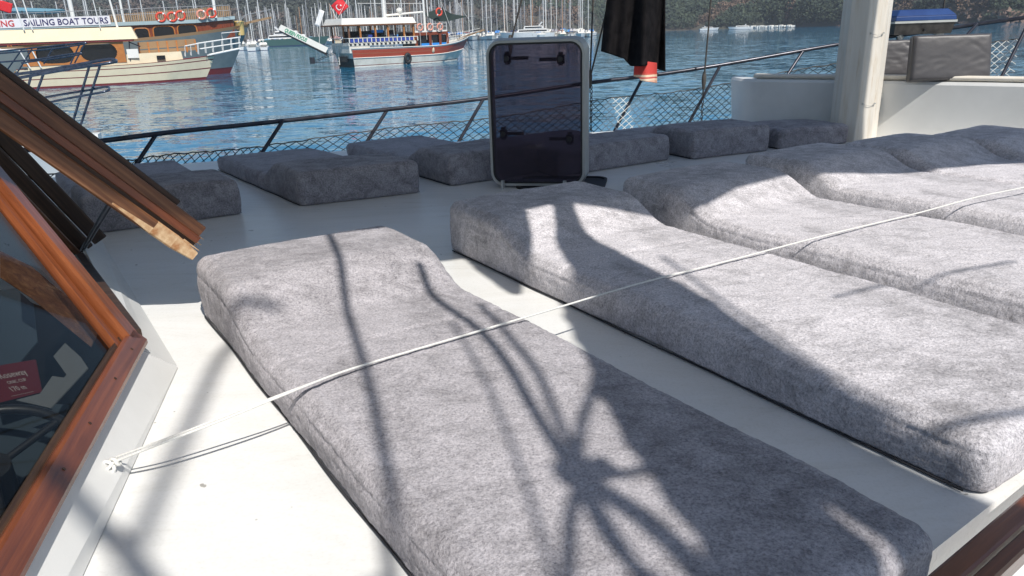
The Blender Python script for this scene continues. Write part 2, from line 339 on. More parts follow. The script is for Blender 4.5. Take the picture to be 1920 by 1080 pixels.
# forest : many crowns of small leaf clumps
def forest():
    vs = []; fs = []; cols = []
    for x0 in range(-330, 330, 1):
        pass
    cnt = 0; tries = 0
    while cnt < 7600 and tries < 40000:
        tries += 1
        x = random.uniform(-340, 330) if random.random() < .6 else random.uniform(60, 250); d = .5 + random.random() ** 1.35 * (125 if x < 100 else 40)
        y = shore_y(x) + d
        if abs(x) / y > .86: continue
        dens = noise.noise(V((x * .03, y * .03, 8)))
        brown = noise.noise(V((x * .018, y * .05, 21))) > (.20 if x > 40 else .02)
        if x > 150 and d < 3 and random.random() < .5: continue
        if brown and random.random() < .35: continue
        cnt += 1
        R = random.uniform(1.3, 2.9) * (1 if d > 6 else .7) * (1 if x < 140 else .72); H = R * random.uniform(.8, 1.35); z0 = hill_h(x, y)
        g = random.random()
        if brown: base = (lerp(.13, .18, g), lerp(.10, .12, g), lerp(.075, .085, g))
        else: base = (lerp(.045, .075, g), lerp(.062, .095, g), lerp(.048, .058, g))
        if x < 10: base = tuple(lerp(c, .085, .5) for c in base)  # crowns on the left greyed, haze put into their colour
        nl = 34
        for q in range(nl):
            u = V((random.gauss(0, 1), random.gauss(0, 1), random.gauss(0, 1))).normalized() * random.uniform(.55, 1.05)
            c = V((x + u.x * R, y + u.y * R, z0 + H * .9 + u.z * H))
            s_ = random.uniform(.35, .75) * R * .42
            a = V((random.uniform(-1, 1), random.uniform(-1, 1), random.uniform(-1, 1))).normalized(); b_ = a.orthogonal().normalized()
            o = len(vs); vs += [tuple(c + a * s_), tuple(c + b_ * s_), tuple(c - a * s_ * .8 + b_ * .2 * s_), tuple(c - b_ * s_)]
            fs.append((o, o + 1, o + 2, o + 3)); j = random.uniform(.8, 1.2)
            cols += [(base[0] * j, base[1] * j, base[2] * j, 1)] * 4
    me = bpy.data.meshes.new('forest'); me.from_pydata(vs, [], fs)
    at = me.attributes.new('tint', 'FLOAT_COLOR', 'POINT'); at.data.foreach_set('color', [c for q in cols for c in q])
    me.materials.append(M['foliage']); o = bpy.data.objects.new('forest', me); S.collection.objects.link(o)
    tag(o, 'scrubby green and brown pine wood covering the far hillside', None, None, 'stuff')
forest()

# ================================================================== OWN BOAT: deck, cabin top
port = [(-6, 3.6), (-4, 4.55), (-2.3, 5.45), (-.5, 6.05), (1.2, 6.45), (2.6, 6.7), (5.2, 6.6)]
T0 = pz(1822, 1095, .03); T1 = pz(1920, 1005, .03); td = (T1 - T0).normalized(); td.z = 0
tn = V((-td.y, td.x, 0))                                # towards the cabin top
def tline(s_): return V((T0.x, T0.y, 0)) + td * s_ + tn * .035
sa = tline(-6.5); sb = tline(5.6)
bc = pz(330, 690, .002); bl = pz(150, 1080, .002); bu = pz(188, 452, .002); w_ = (bu - bc).normalized()
poly = [V((x, y, -.62)) for x, y in port[1:]] + [V((sb.x, sb.y, -.62)), V((-.6, .13, -.62)), V((bc.x - .01, bc.y - .02, -.62)), V((bc.x + w_.x * 2.6, bc.y + w_.y * 2.6, -.62))]
mb = MB(); mb.prism(poly, (0, 0, .62)); o = mb.build('cabin_top', M['deck']); tag(o, kind='structure')
# lower side deck
mb = MB(); e0 = tline(-8); e1 = tline(8)
mb.prism([V((-9, 3.2, -.75)), V((-4.2, 5.4, -.75)), V((-2.2, 6.35, -.75)), V((-.2, 7.2, -.75)), V((2.2, 7.8, -.75)), V((4.9, 7.35, -.75)), V((9, 5, -.75)), e1 - tn * 1.4 + V((0, 0, -.75)), e0 - tn * 1.4 + V((0, 0, -.75))], (0, 0, .11))
struct('side_deck', mb, M['white'])
# own hull outside
mb = MB(); mb.prism([V((-9, 3.25, WZ - .4)), V((-4.2, 5.35, WZ - .4)), V((-2.2, 6.3, WZ - .4)), V((-.2, 7.15, WZ - .4)), V((2.2, 7.7, WZ - .4)), V((4.9, 7.3, WZ - .4)), V((9, 5, WZ - .4)), e1 - tn * 1.35 + V((0, 0, WZ - .4)), e0 - tn * 1.35 + V((0, 0, WZ - .4))], (0, 0, -.755 - WZ + .4))
struct('own_hull', mb, M['white'])
# wooden toe rail on the cabin edge
t = thing('wooden_toe_rail', T0, 'varnished red-brown wooden edge rail across the bottom right corner', 'rail')
o = beam(tline(-5) + V((0, 0, .012)), tline(5.4) + V((0, 0, .012)), .036, .026, (0, 0, 1), .25, 'cap_board', M['wood_post'], t, T0)
beam(tline(-5) - tn * .034, tline(5.4) - tn * .034, .026, .04, (0, 0, 1), .3, 'side_moulding', M['wood_post'], t, T0)
mb = MB(); q = -.70
mb.bar(tline(-7) - tn * 1.36 + V((0, 0, -.42)), tline(7.5) - tn * 1.36 + V((0, 0, -.42)), .07, .45); tag(mb.build('bulwark', M['white']), 'white painted bulwark outside the side deck', 'bulwark')

# ---------------- mattresses
def mattress(name, P, axis, L, W, tail, head, bump_len, label, group, mtl, seed, seam=True, crease=0, side=None, res=(150, 48, 12)):
    """P = head-left bottom corner, axis = direction from head to foot, width to the left-hand normal"""
    ax = V((axis[0], axis[1], 0)).normalized(); sd = V((-ax.y, ax.x, 0)) if side is None else V((side[0], side[1], 0)).normalized()
    R = Matrix(((ax.x, sd.x, 0), (ax.y, sd.y, 0), (0, 0, 1)))
    root = thing(name, P, label, 'mattress', group)
    nu, nv, nw = res; bm = bmesh.new(); cache = {}
    def hgt(x): 
        return tail + (head - tail) * (1 - smooth((x - bump_len) / .26))
    rad = min(.036 if seam else .026, tail * .36)
    def P3(i, j, k):
        key = (i, j, k)
        if key in cache: return cache[key]
        x = L * i / nu; y = W * j / nv; h = hgt(x); z = h * k / nw
        # rounded box
        cx = min(max(x, rad * 1.2), L - rad * 1.2); cy = min(max(y, rad), W - rad); cz = min(max(z, rad * .35), h - rad)
        d = V(((x - cx), (y - cy), (z - cz)))
        rr = V((rad * 1.2, rad, rad if z > cz else rad * .35))
        if d.length > 1e-6:
            nd = V((d.x / rr.x, d.y / rr.y, d.z / rr.z)); mx = max(abs(nd.x), abs(nd.y), abs(nd.z)); ln = nd.length
            nd = nd * (mx / ln); d = V((nd.x * rr.x, nd.y * rr.y, nd.z * rr.z))
        p = V((cx + d.x, cy + d.y, cz + d.z))
        up_ = k / nw; cu = sin(pi * j / nv); cv = sin(pi * min(1, max(0, i / nu)))
        p.z += up_ * (.010 * (cu ** .5) * (cv ** .4) - .004)
        e = abs(j / nv - .5) * 2
        p.y += (1 if j > nv / 2 else -1) * (e ** 3) * .006 * sin(pi * k / nw)
        q = V((x * 2.1, y * 2.4, z * 3 + seed * 7.3)); o3 = V((noise.noise(q), noise.noise(q + V((9, 0, 0))), noise.noise(q + V((0, 9, 0)))))
        p += V((o3.x * .007, o3.y * .007, o3.z * .006 * up_))
        q = V((x * 7, y * 7, z * 8 + seed)); p += V((0, noise.noise(q) * .0035, noise.noise(q + V((4, 4, 4))) * .0035 * up_))
        q = V((x * 45, y * 45, z * 45 + seed)); p += V((noise.noise(q + V((3, 1, 1))), noise.noise(q), noise.noise(q + V((4, 4, 4))) * up_)) * .0017
        q = V((x * 95, y * 95, z * 95 + seed)); p += V((0, noise.noise(q), noise.noise(q + V((4, 4, 4))) * up_)) * .0016
        if crease:                       # gathered folds on the side where the raised end begins
            s_ = math.exp(-((x - crease) / .16) ** 2) * (e ** 4); p.y += s_ * .012 * sin(x * 120) * sin(pi * k / nw)
        if seam and seed < 3:
            p.z -= .0045 * up_ * (math.exp(-((x - .78 - .05 * y) / .010) ** 2) + .6 * math.exp(-((x - .30 - .25 * y) / .012) ** 2))
        if seam:
            s_ = math.exp(-((z - h * .72) / .006) ** 2)
            if j in (0, nv): p.y += (1 if j == 0 else -1) * .0035 * s_
            if k == nw:
                ed = min(y, W - y); s2 = math.exp(-((ed - .055) / .006) ** 2) * (1 if x > .05 else 0); p.z -= .0022 * s2
        v = bm.verts.new(p); cache[key] = v; return v
    def face(a, b_, c, d):
        f = bm.faces.new((a, b_, c, d)); f.smooth = True; return f
    for i in range(nu):
        for j in range(nv):
            face(P3(i, j, nw), P3(i + 1, j, nw), P3(i + 1, j + 1, nw), P3(i, j + 1, nw))
            f = face(P3(i, j, 0), P3(i, j + 1, 0), P3(i + 1, j + 1, 0), P3(i + 1, j, 0)); f.material_index = 1
        for k in range(nw):
            face(P3(i, 0, k), P3(i + 1, 0, k), P3(i + 1, 0, k + 1), P3(i, 0, k + 1))
            face(P3(i, nv, k), P3(i, nv, k + 1), P3(i + 1, nv, k + 1), P3(i + 1, nv, k))
    for j in range(nv):
        for k in range(nw):
            face(P3(0, j, k), P3(0, j, k + 1), P3(0, j + 1, k + 1), P3(0, j + 1, k))
            face(P3(nu, j, k), P3(nu, j + 1, k), P3(nu, j + 1, k + 1), P3(nu, j, k + 1))
    bmesh.ops.recalc_face_normals(bm, faces=bm.faces)
    for v in bm.verts: v.co = R @ v.co
    me = bpy.data.meshes.new('plush_cover'); bm.to_mesh(me); bm.free(); me.materials.append(mtl); me.materials.append(M['under'])
    o = bpy.data.objects.new('plush_cover', me); S.collection.objects.link(o); o.parent = root
    # dark tube standing in for the contact shade along the lower edges
    mb = MB(); z_ = .012; r_ = .0024
    for yy in (-.006, W + .006):
        mb.tube([R @ V((rad + (L - 2 * rad) * i / 60, yy + (1 if yy < 0 else -1) * (.003 - .0022 * sin(i * .37 + seed)), z_ * .5)) for i in range(61)], r_, 6)
    mb.build('contact_shade_line', M['under'], root)
    return root
sbg = 'grey plush sun mattresses in the near row'
AXS = (.55, -.835)
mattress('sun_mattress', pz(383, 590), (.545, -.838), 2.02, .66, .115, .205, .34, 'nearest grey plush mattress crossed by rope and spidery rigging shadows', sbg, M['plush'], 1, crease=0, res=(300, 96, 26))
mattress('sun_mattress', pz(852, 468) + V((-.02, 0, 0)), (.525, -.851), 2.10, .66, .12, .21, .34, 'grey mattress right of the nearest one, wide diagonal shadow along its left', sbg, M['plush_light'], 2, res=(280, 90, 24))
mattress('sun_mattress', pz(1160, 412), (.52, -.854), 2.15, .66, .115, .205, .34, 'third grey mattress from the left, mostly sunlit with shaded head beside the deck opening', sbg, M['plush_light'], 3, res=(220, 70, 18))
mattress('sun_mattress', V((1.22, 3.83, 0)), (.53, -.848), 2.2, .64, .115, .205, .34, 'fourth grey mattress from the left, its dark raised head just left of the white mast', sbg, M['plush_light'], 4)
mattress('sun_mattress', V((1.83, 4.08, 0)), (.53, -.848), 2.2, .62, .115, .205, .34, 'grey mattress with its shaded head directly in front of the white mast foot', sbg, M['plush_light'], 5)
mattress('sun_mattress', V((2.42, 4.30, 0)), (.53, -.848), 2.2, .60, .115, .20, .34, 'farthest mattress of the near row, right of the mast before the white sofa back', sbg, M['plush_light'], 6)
pg = 'grey plush mattresses along the far guard rail'
def pmat(a, b, far, label, seed, W=None, crease=0, L=1.55, hd=.185):
    a = V(a); b = V(b); wd = (b - a).length if W is None else W
    sd = (b - a).normalized(); ax = V(far)
    # head at the near end: axis points away ; left edge from the camera is a
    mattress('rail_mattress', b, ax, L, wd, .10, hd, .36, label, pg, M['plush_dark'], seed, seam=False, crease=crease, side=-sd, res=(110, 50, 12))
pmat(pz(165, 441), pz(455, 402), (-.56, .83, 0), 'grey rail mattress seen behind the propped wooden sash', 11)
pmat(pz(566, 388), pz(790, 362), (-.58, .81, 0), 'grey mattress by the far rail left of the upright hatch, folds on its side', 12, crease=.62)
pmat(pz(848, 350), pz(1010, 325), (-.56, .83, 0), 'grey mattress by the far rail partly hidden behind the upright hatch', 13, crease=.6)
pmat(pz(1045, 333), pz(1256, 300), (-.50, .866, 0), 'grey mattress by the far rail just right of the upright hatch', 14, L=1.15, hd=.165)
pmat(pz(1300, 300), pz(1442, 283), (-.42, .9, 0), 'grey mattress by the far rail below the hanging black cloth and chain', 15, L=.98)
pmat(pz(1462, 281), pz(1590, 269), (-.38, .92, 0), 'grey mattress by the far rail running in behind the white mast', 16, L=.75, hd=.14)

# ---------------- rope lashed over the mattresses
eye = pz(214, 866, .06)
root = thing('lashing_rope', eye, 'thin white rope tied to a deck eye and stretched across the near mattresses', 'rope')
pts = [eye, pz(300, 832, .095), pz(420, 786, .118), pz(530, 741, .135), pz(640, 698, .133), pz(760, 661, .130), pz(900, 620, .132), pz(1045, 577, .140), pz(1200, 531, .138), pz(1330, 498, .136), pz(1430, 472, .136), pz(1560, 438, .134), pz(1715, 401, .134), pz(1830, 370, .157), pz(1930, 349, .157), pz(2100, 310, .15)]
def crom(P, n=10):
    out = []
    for i in range(len(P) - 1):
        p0 = P[max(i - 1, 0)]; p1 = P[i]; p2 = P[i + 1]; p3 = P[min(i + 2, len(P) - 1)]
        for k in range(n):
            t = k / n; out.append(.5 * ((2 * p1) + (p2 - p0) * t + (2 * p0 - 5 * p1 + 4 * p2 - p3) * t * t + (3 * p1 - p0 - 3 * p2 + p3) * t ** 3))
    out.append(P[-1]); return out
cp = crom(pts); mb = MB(); mb.tube([p - eye for p in cp], .0029, 8); mb.build('strand', M['rope'], root)
cp2 = crom([eye + V((.0, .012, .004)), pz(300, 827, .09), pz(420, 781, .113), pz(531, 738, .131), pz(640, 698, .130)])
mb = MB(); mb.tube([p - eye for p in cp2], .0023, 8); mb.build('strand', M['rope'], root)
mb = MB(); mb.torus((0, 0, 0), (.3, .9, .2), .008, .0038, 12, 6); mb.torus((.007, .0, 0), (.9, .2, .5), .007, .0034, 12, 6)
mb.tube([V((0, 0, 0)), V((-.012, -.012, -.012)), V((-.02, -.022, -.03)), V((-.022, -.024, -.042))], [.0035, .004, .004, .006], 6); mb.build('knot', M['rope'], root)
mb = MB(); ey2 = eye + V((0, 0, -.006)); mb.torus(V((-.006, 0, 0)), (.2, 1, 0), .013, .004, 14, 6)
tag(local(mb, (0, 0, 0)).build('deck_eye', M['white']), 'small white deck eye holding the knotted rope end', 'deck eye').location = eye + V((-.008, .0, -.012))
# thin line over the far row
a = py(430, 318, 4.9); q = [a, py(700, 292, 5.05), py(920, 268, 5.15), py(1100, 262, 5.3), py(1300, 243, 5.5)]
mb = MB(); mb.tube([p - a for p in crom(q)], .003, 6); tag(mb.build('lashing_line', M['rope']), 'thin pale line stretched over the mattresses by the far rail', 'rope').location = a

# ---------------- upright hatch and its opening
h0 = pz(930, 352, 0); hx = (pz(1078, 344, 0) - h0); hx.z = 0
W_ = .53; hx.normalize(); hx = Matrix.Rotation(radians(-17), 3, 'Z') @ hx; hn = V((hx.y, -hx.x, 0))          # face normal towards the camera
H_ = .78; R_ = .075
base = h0 - hx * .025
root = thing('deck_hatch_lid', base, 'smoked acrylic hatch lid in a rounded grey frame standing open upright', 'hatch')
def rrect(w_, h_, r, n=8, z0=0):
    out = []
    for cx, cz, a0 in ((w_ - r, z0 + h_ - r, 0), (r, z0 + h_ - r, 90), (r, z0 + r, 180), (w_ - r, z0 + r, 270)):
        for i in range(n + 1):
            a_ = radians(a0 + 90 * i / n); out.append((cx + r * cos(a_), cz + r * sin(a_)))
    return out
def frame_ring(mb, outer, inner, y0, y1, X, N, mi=0):
    k = len(outer); vs = []
    fl = [(x + (.012 if x > .26 else -.004), z + (.012 if z > .3 else 0)) for x, z in outer]
    for prof, y in ((outer, y0), (fl, y1 * .4), (fl, y1), (inner, y1), (inner, y0)):
        vs += [X * p[0] + V((0, 0, p[1])) + N * y for p in prof]
    fs = []
    for ring in range(5):
        r2 = (ring + 1) % 5
        for i in range(k): fs.append((ring * k + i, ring * k + (i + 1) % k, r2 * k + (i + 1) % k, r2 * k + i))
    mb.add(vs, fs, mi, False)
mb = MB(); out = rrect(W_, H_, R_, z0=.012); inn = [(min(max(x, 0), W_) * (W_ - .03) / W_ + .015, .012 + .015 + (z - .012) * (H_ - .03) / H_) for x, z in out]
inn = rrect(W_ - .026, H_ - .026, R_ - .01, z0=.025); inn = [(x + .013, z) for x, z in inn]
frame_ring(mb, out, inn, 0, -.125, hx, hn); mb.build('frame', M['gray_alu'], root)
mb = MB(); inn2 = rrect(W_ - .03, H_ - .03, R_ - .012, z0=.027); pane = [hx * (x + .015) + V((0, 0, z)) + hn * -.004 for x, z in inn2]
mb.prism(pane, hn * -.010); mb.build('acrylic_pane', M['acrylic'], root)
mb = MB(); o2 = rrect(W_ - .027, H_ - .027, R_ - .011, z0=.0255); o2 = [(x + .0135, z) for x, z in o2]; i2 = rrect(W_ - .046, H_ - .046, R_ - .02, z0=.035); i2 = [(x + .023, z) for x, z in i2]
frame_ring(mb, o2, i2, -.002, -.012, hx, hn); mb.build('seal', M['rubber'], root)
def catch(x, z, s_):
    mb = MB(); c = hx * x + V((0, 0, z)) - hn * .03
    mb.box(c, (.04, .03, .045)); mb.bar(c + hx * (.02 * s_), c + hx * (.115 * s_), .016, .018, up=(0, 0, 1)); mb.bar(c + V((0, 0, -.032)), c + V((0, 0, .036)), .018, .024, up=hx)
    mb.tube([c + hn * .02, c + hn * .03], .014, 10); mb.build('catch', M['black'], root)
catch(.11, .70, 1); catch(.40, .69, -1); catch(.075, .30, 1); catch(.445, .27, -1)
for x in (.07, .42): mb = MB(); mb.bar(hx * x + V((0, 0, .045)) + hn * .012, hx * x + V((0, 0, -.004)) + hn * .02, .05, .014, up=hx); mb.build('hinge', M['gray_alu'], root)
# hatch opening behind
oc = pz(1122, 356, 0); root = thing('hatch_opening', oc, 'dark open deck hatch hole with pale rim behind the second mattress head', 'hatch')
d2 = hn * -1
mb = MB(); w2, l2 = .50, .36; off = oc - hx * .47
def rr_plane(w_, l_, r, z):
    return [off - oc + hx * x + d2 * (y - .02) + V((0, 0, z)) for x, y in rrect(w_, l_, r)]
o_ = rr_plane(w2, l2, .08, .0); o3 = [p + V((0, 0, .012)) for p in o_]; inn = rrect(w2 - .03, l2 - .03, .07); i_ = [off - oc + hx * (x + .015) + d2 * (y - .005) + V((0, 0, .012)) for x, y in inn]; i4 = [p + V((0, 0, -.008)) for p in i_]
k = len(o_); mb.add(o_ + o3 + i_ + i4, [(r_ * k + i, r_ * k + (i + 1) % k, (r_ + 1) * k + (i + 1) % k, (r_ + 1) * k + i) for r_ in range(3) for i in range(k)]); mb.build('rim', M['rubber'], root)
mb = MB(); mb.add(i4, [tuple(range(k))]); mb.build('dark_hole_sheet', M['dark_in'], root)  # flat black sheet painting the shade of the open hole

# ---------------- mast
mc = (pz(1570, 266) + pz(1655, 266)) / 2; mc.y += .13; mc.z = 0
root = thing('mast', mc, 'thick white faceted wooden mast rising behind the mattresses at right', 'mast')
mb = MB(); vs = []; zz = [0.0, .9, 3, 6, 9.5]; rr_ = [.162, .160, .158, .15, .13]
for z, r in zip(zz, rr_):
    for i in range(8): a_ = radians(22.5 + 45 * i + 3); vs.append((r * cos(a_), r * sin(a_), z))
mb.add(vs, [(a * 8 + i, a * 8 + (i + 1) % 8, (a + 1) * 8 + (i + 1) % 8, (a + 1) * 8 + i) for a in range(4) for i in range(8)])
o = mb.build('pole', M['mast'], root); bv = o.modifiers.new('bevel', 'BEVEL'); bv.width = .006; bv.segments = 2
for z in (.27, .74):
    mb = MB(); ctr = V((0.02, -.152, z)); 
    for sx in (-.045, .04): mb.tube([ctr + V((sx, 0, 0)), ctr + V((sx, -.008, 0))], .006, 8)
    mb.tube([ctr + V((-.045, -.006, -.004)), ctr + V((0, -.008, -.014)), ctr + V((.04, -.006, -.004))], .0015, 5); mb.build('bolt', M['gray_alu'], root)

# ---------------- white sofa back at the bow
cl = [V((1.84, 6.02, 0)), V((1.95, 6.10, 0)), V((2.15, 6.02, 0)), V((2.5, 5.72, 0)), V((2.9, 5.32, 0)), V((3.25, 4.98, 0)), V((3.7, 4.55, 0)), V((4.3, 4.0, 0)), V((4.7, 3.5, 0))]
cl = [V((1.93, 6.42, 0)), V((1.93, 6.20, 0)), V((1.98, 6.08, 0))] + [V((2.12, 5.96, 0)), V((2.5, 5.66, 0)), V((2.9, 5.3, 0)), V((3.25, 4.98, 0)), V((3.7, 4.55, 0)), V((4.3, 4.0, 0)), V((4.7, 3.5, 0))]
path = crom(cl, 8)
def wall_along(mb, path, th, prof, mi=0, side=1):   # prof = list of (offset, z)
    vs = []; N = len(path)
    for i, p in enumerate(path):
        d = (path[min(i + 1, N - 1)] - path[max(i - 1, 0)]).normalized(); nn = V((-d.y, d.x, 0)) * side
        for o_, z in prof: vs.append(p + nn * o_ + V((0, 0, z)))
    k = len(prof)
    mb.add(vs, [(i * k + j, i * k + (j + 1) % k, (i + 1) * k + (j + 1) % k, (i + 1) * k + j) for i in range(N - 1) for j in range(k)], mi, True)
    mb.add(vs[:k], [tuple(range(k))], mi); mb.add(vs[-k:], [tuple(range(k))[::-1]], mi)
og = V((2.5, 5.66, 0)); root = thing('sofa_surround', og, 'white moulded sofa back curving behind the mast at the bow', 'sofa')
mb = MB(); wall_along(mb, path, .1, [(0.0, 0), (-.03, .39), (-.02, .41), (.06, .415), (.075, .40), (.075, 0)], 0, 1)
o = local(mb, og).build('backrest_wall', M['white'], root)
for f in o.data.polygons: f.use_smooth = False
mb = MB(); p2 = path[16:34]; wall_along(mb, p2, .1, [(0.005, .418), (-.01, .432), (.0, .447), (.05, .45), (.066, .435), (.06, .418)]); local(mb, og).build('cream_pad', M['cream_pad'], root)
mb = MB(); p2 = path[35:]; wall_along(mb, p2, .1, [(0.005, .418), (-.01, .432), (.0, .447), (.05, .45), (.066, .435), (.06, .418)]); local(mb, og).build('cream_pad', M['cream_pad'], root)
mb = MB(); mb.box((3.3, 5.75, .12), (2.4, .9, .24), rz=radians(-40)); local(mb, og).build('seat_base', M['white'], root)
def vcush(c, w_, h_, rz, tilt, label, seed):
    root = thing('vinyl_cushion', c, label, 'cushion', 'grey vinyl cushions on the bow sofa', rz)
    bm = bmesh.new(); bmesh.ops.create_grid(bm, x_segments=40, y_segments=30, size=.5)
    me = bpy.data.meshes.new('vinyl_cover'); mb = MB(); nx, nz = 44, 30; vs = []
    for s_ in (-1, 1):
        for j in range(nz + 1):
            for i in range(nx + 1):
                u = i / nx * 2 - 1; v_ = j / nz * 2 - 1; e = (1 - abs(u) ** 8) * (1 - abs(v_) ** 8)
                th = .035 + .022 * (max(e, 0) ** .3)
                q = V((u * 1.6, v_ * 1.2, seed + s_)); wr = (noise.noise(V((u * 2 + v_ * 1.3, u * 1.5 - v_ * 3.2, seed + s_)))) ; wr = abs(wr) * .004 * e + (max(0, noise.noise(V((u * 3.4 + v_ * 3, v_ * 1.2 - u, seed)))) ** 1.5) * .018 * e * smooth((u - .25) / .6)
                vs.append((u * w_ / 2 * (1 - .02 * v_), s_ * (th - wr), (v_ + 1) / 2 * h_))
    k = (nx + 1) * (nz + 1); fs = []
    for s_ in (0, 1):
        for j in range(nz):
            for i in range(nx):
                a_ = s_ * k + j * (nx + 1) + i; fs.append((a_, a_ + 1, a_ + nx + 2, a_ + nx + 1))
    bd = [i for i in range(nx + 1)] + [(j) * (nx + 1) + nx for j in range(1, nz + 1)] + [nz * (nx + 1) + i for i in range(nx - 1, -1, -1)] + [j * (nx + 1) for j in range(nz - 1, 0, -1)]
    for i in range(len(bd)): a_ = bd[i]; b_ = bd[(i + 1) % len(bd)]; fs.append((a_, b_, b_ + k, a_ + k))
    mb.add(vs, fs, 0, True); o = mb.build('vinyl_cover', M['vinyl'], root); o.rotation_euler.x = tilt; bm.free()
    mb = MB(); mb.tube([(-w_ / 2, -.03, .01), (-w_ / 2, -.03, h_ - .01), (w_ / 2 * .98, -.03, h_ - .005), (w_ / 2, -.03, .01)], .004, 6); o2 = mb.build('welt', M['vinyl'], root); o2.rotation_euler.x = tilt
c1 = py(1792, 152, 5.12); c1.z = .415; c1.y += .10
vcush(c1, .50, .30, radians(-9), radians(-12), 'large grey vinyl cushion leaning on the sofa back right of the mast', 2)
c2 = py(1660, 150, 5.75); c2.z = .415; c2.y += .06
vcush(c2, .42, .26, radians(-9), radians(-12), 'smaller creased grey vinyl cushion half hidden by the mast', 5)

# ---------------- guard rail with stanchions and net
rp = [py(-420, 330, 3.9), py(-100, 298, 4.8), py(160, 268, 5.4), py(320, 248, 5.8), py(480, 232, 6.3), py(720, 206, 6.9), py(920, 183, 7.3), py(1100, 156, 7.6), py(1240, 139, 7.8), py(1380, 117, 7.9), py(1580, 82, 7.9), py(1760, 56, 7.7), py(1920, 33, 7.4), py(2150, 2, 6.9)]
og = rp[5].copy(); root = thing('guard_rail', og, 'dark steel tube guard rail with slanted stanchions and rope netting along the far side', 'railing')
mb = MB(); mb.tube([p - og for p in crom(rp, 8)], .019, 12); mb.build('top_tube', M['steel_dark'], root)
st = [((-60, 292), (-100, 335), 4.85), ((292, 253), (262, 298), 5.75), ((530, 227), (498, 276), 6.4), ((726, 206), (689, 264), 6.92), ((906, 186), (868, 252), 7.27), ((1206, 144), (1154, 242), 7.75), ((1351, 122), (1293, 228), 7.88), ((1505, 97), (1478, 138), 7.9), ((1832, 45), (1802, 78), 7.55), ((1935, 30), (1890, 120), 7.35)]
for (x0, y0), (x1, y1), Y in st:
    a = py(x0, y0, Y); b_ = py(x1, y1, Y - .12); b_ = a + (b_ - a) * (abs((-.62 - a.z) / (b_.z - a.z)))
    mb = MB(); mb.tube([a - og, b_ - og], .016, 10); mb.tube([b_ - og, b_ - og + V((0, 0, -.03))], .035, 10); mb.build('stanchion', M['steel_dark'], root)
# net: top line follows the rail
def rail_at(s_):
    P = rp[1:13]; k = len(P) - 1; i = min(int(s_ * k), k - 1); return P[i].lerp(P[i + 1], s_ * k - i)
def drop(s_): return lerp(.17, .20, s_)
mb = MB(); mbw = MB(); mbr = MB(); NS = 215; NR = 15
def netp(i, j):
    s_ = i / NS; p = rail_at(s_).copy(); t = drop(s_) + .012 * sin(i * .14) + .003 * sin(i * 1.1)
    p.z -= t + j * .033 + .004 * noise.noise(V((i * .7, j * .9, 0))); p += V((-.02 * j * .5, -.016 * j, 0)) + V((noise.noise(V((i * .9, j, 5))) * .005, 0, 0))
    return p - og
for i in range(NS):
    for j in range(NR):
        if (i + j) % 2 == 0:
            q0 = netp(i, j)
            for di in (-1, 1):
                if 0 <= i + di <= NS:
                    q1 = netp(i + di, j + 1); s_ = i / NS
                    tgt = mbw if .570 < s_ < .628 else (mbr if s_ > .93 else mb)
                    tgt.tube([q0, q1], .0038 if tgt is mb else .0036, 3, cap=False)
mb.build('net', M['net'], root)
mbw.build('net_patch', M['net_white'], root); mbr.build('net_panel', M['net_white'], root)
mb = MB(); mb.tube([netp(i, 0) + V((0, 0, .004 * sin(i * 2.1))) for i in range(NS + 1)], .005, 6); mb.build('net_rope', M['rope_dark'], root)

# ---------------- shrouds with chains
def chain(mb, a, b_, r=.016):
    a = V(a); b_ = V(b_); n_ = max(2, int((b_ - a).length / (r * 2.3))); d = (b_ - a).normalized(); u = d.orthogonal().normalized(); v_ = d.cross(u)
    for i in range(n_):
        c = a.lerp(b_, (i + .5) / n_); ax = u if i % 2 else v_; sd = d.cross(ax)
        pts = [c + d * (cos(t) * r * 1.35) + sd * (sin(t) * r * .72) for t in [2 * pi * q / 10 for q in range(11)]]
        mb.tube(pts, r * .27, 5, cap=False)
def shroud(tops, mid, chains, Y, label):
    m0 = py(*mid, Y); root = thing('shroud', m0, label, 'rigging')
    for (x, y) in tops:
        a = py(x, y, Y - .1); d = (a - m0); a = m0 + d * (3.4 / max(d.z, .01) if d.z < 3 else 1)
        mb = MB(); mb.tube([V((0, 0, 0)), a - m0], .0085, 8); mb.build('rope', M['rope_dark'], root)
    mb = MB(); mb.tube([V((0, 0, .08)), V((0, 0, .03)), V((0, 0, -.03)), V((0, 0, -.09))], [.012, .024, .022, .012], 8); mb.build('lashing', M['rope_dark'], root)
    for (xa, ya, xb, yb) in chains:
        mb = MB(); a = py(xa, ya, Y) - m0; b_ = py(xb, yb, Y) - m0; chain(mb, a, b_ + (b_ - a) * .5); mb.build('chain', M['chain'], root)
shroud([(1112, 0), (1142, 0)], (1106, 148), [(1104, 160, 1099, 238), (1109, 160, 1108, 236)], 7.45, 'pair of dark shroud ropes ending in chains just right of the hatch')
shroud([(1333, 0)], (1320, 150), [(1319, 165, 1315, 232)], 7.75, 'single dark shroud rope with chain below, right of the black cloth')
shroud([(978, 0)], (957, 82), [], 7.35, 'dark shroud rope coming down behind the upright hatch')
shroud([(1771, 0)], (1762, 82), [], 7.9, 'thin dark line passing behind the blue-lidded box')

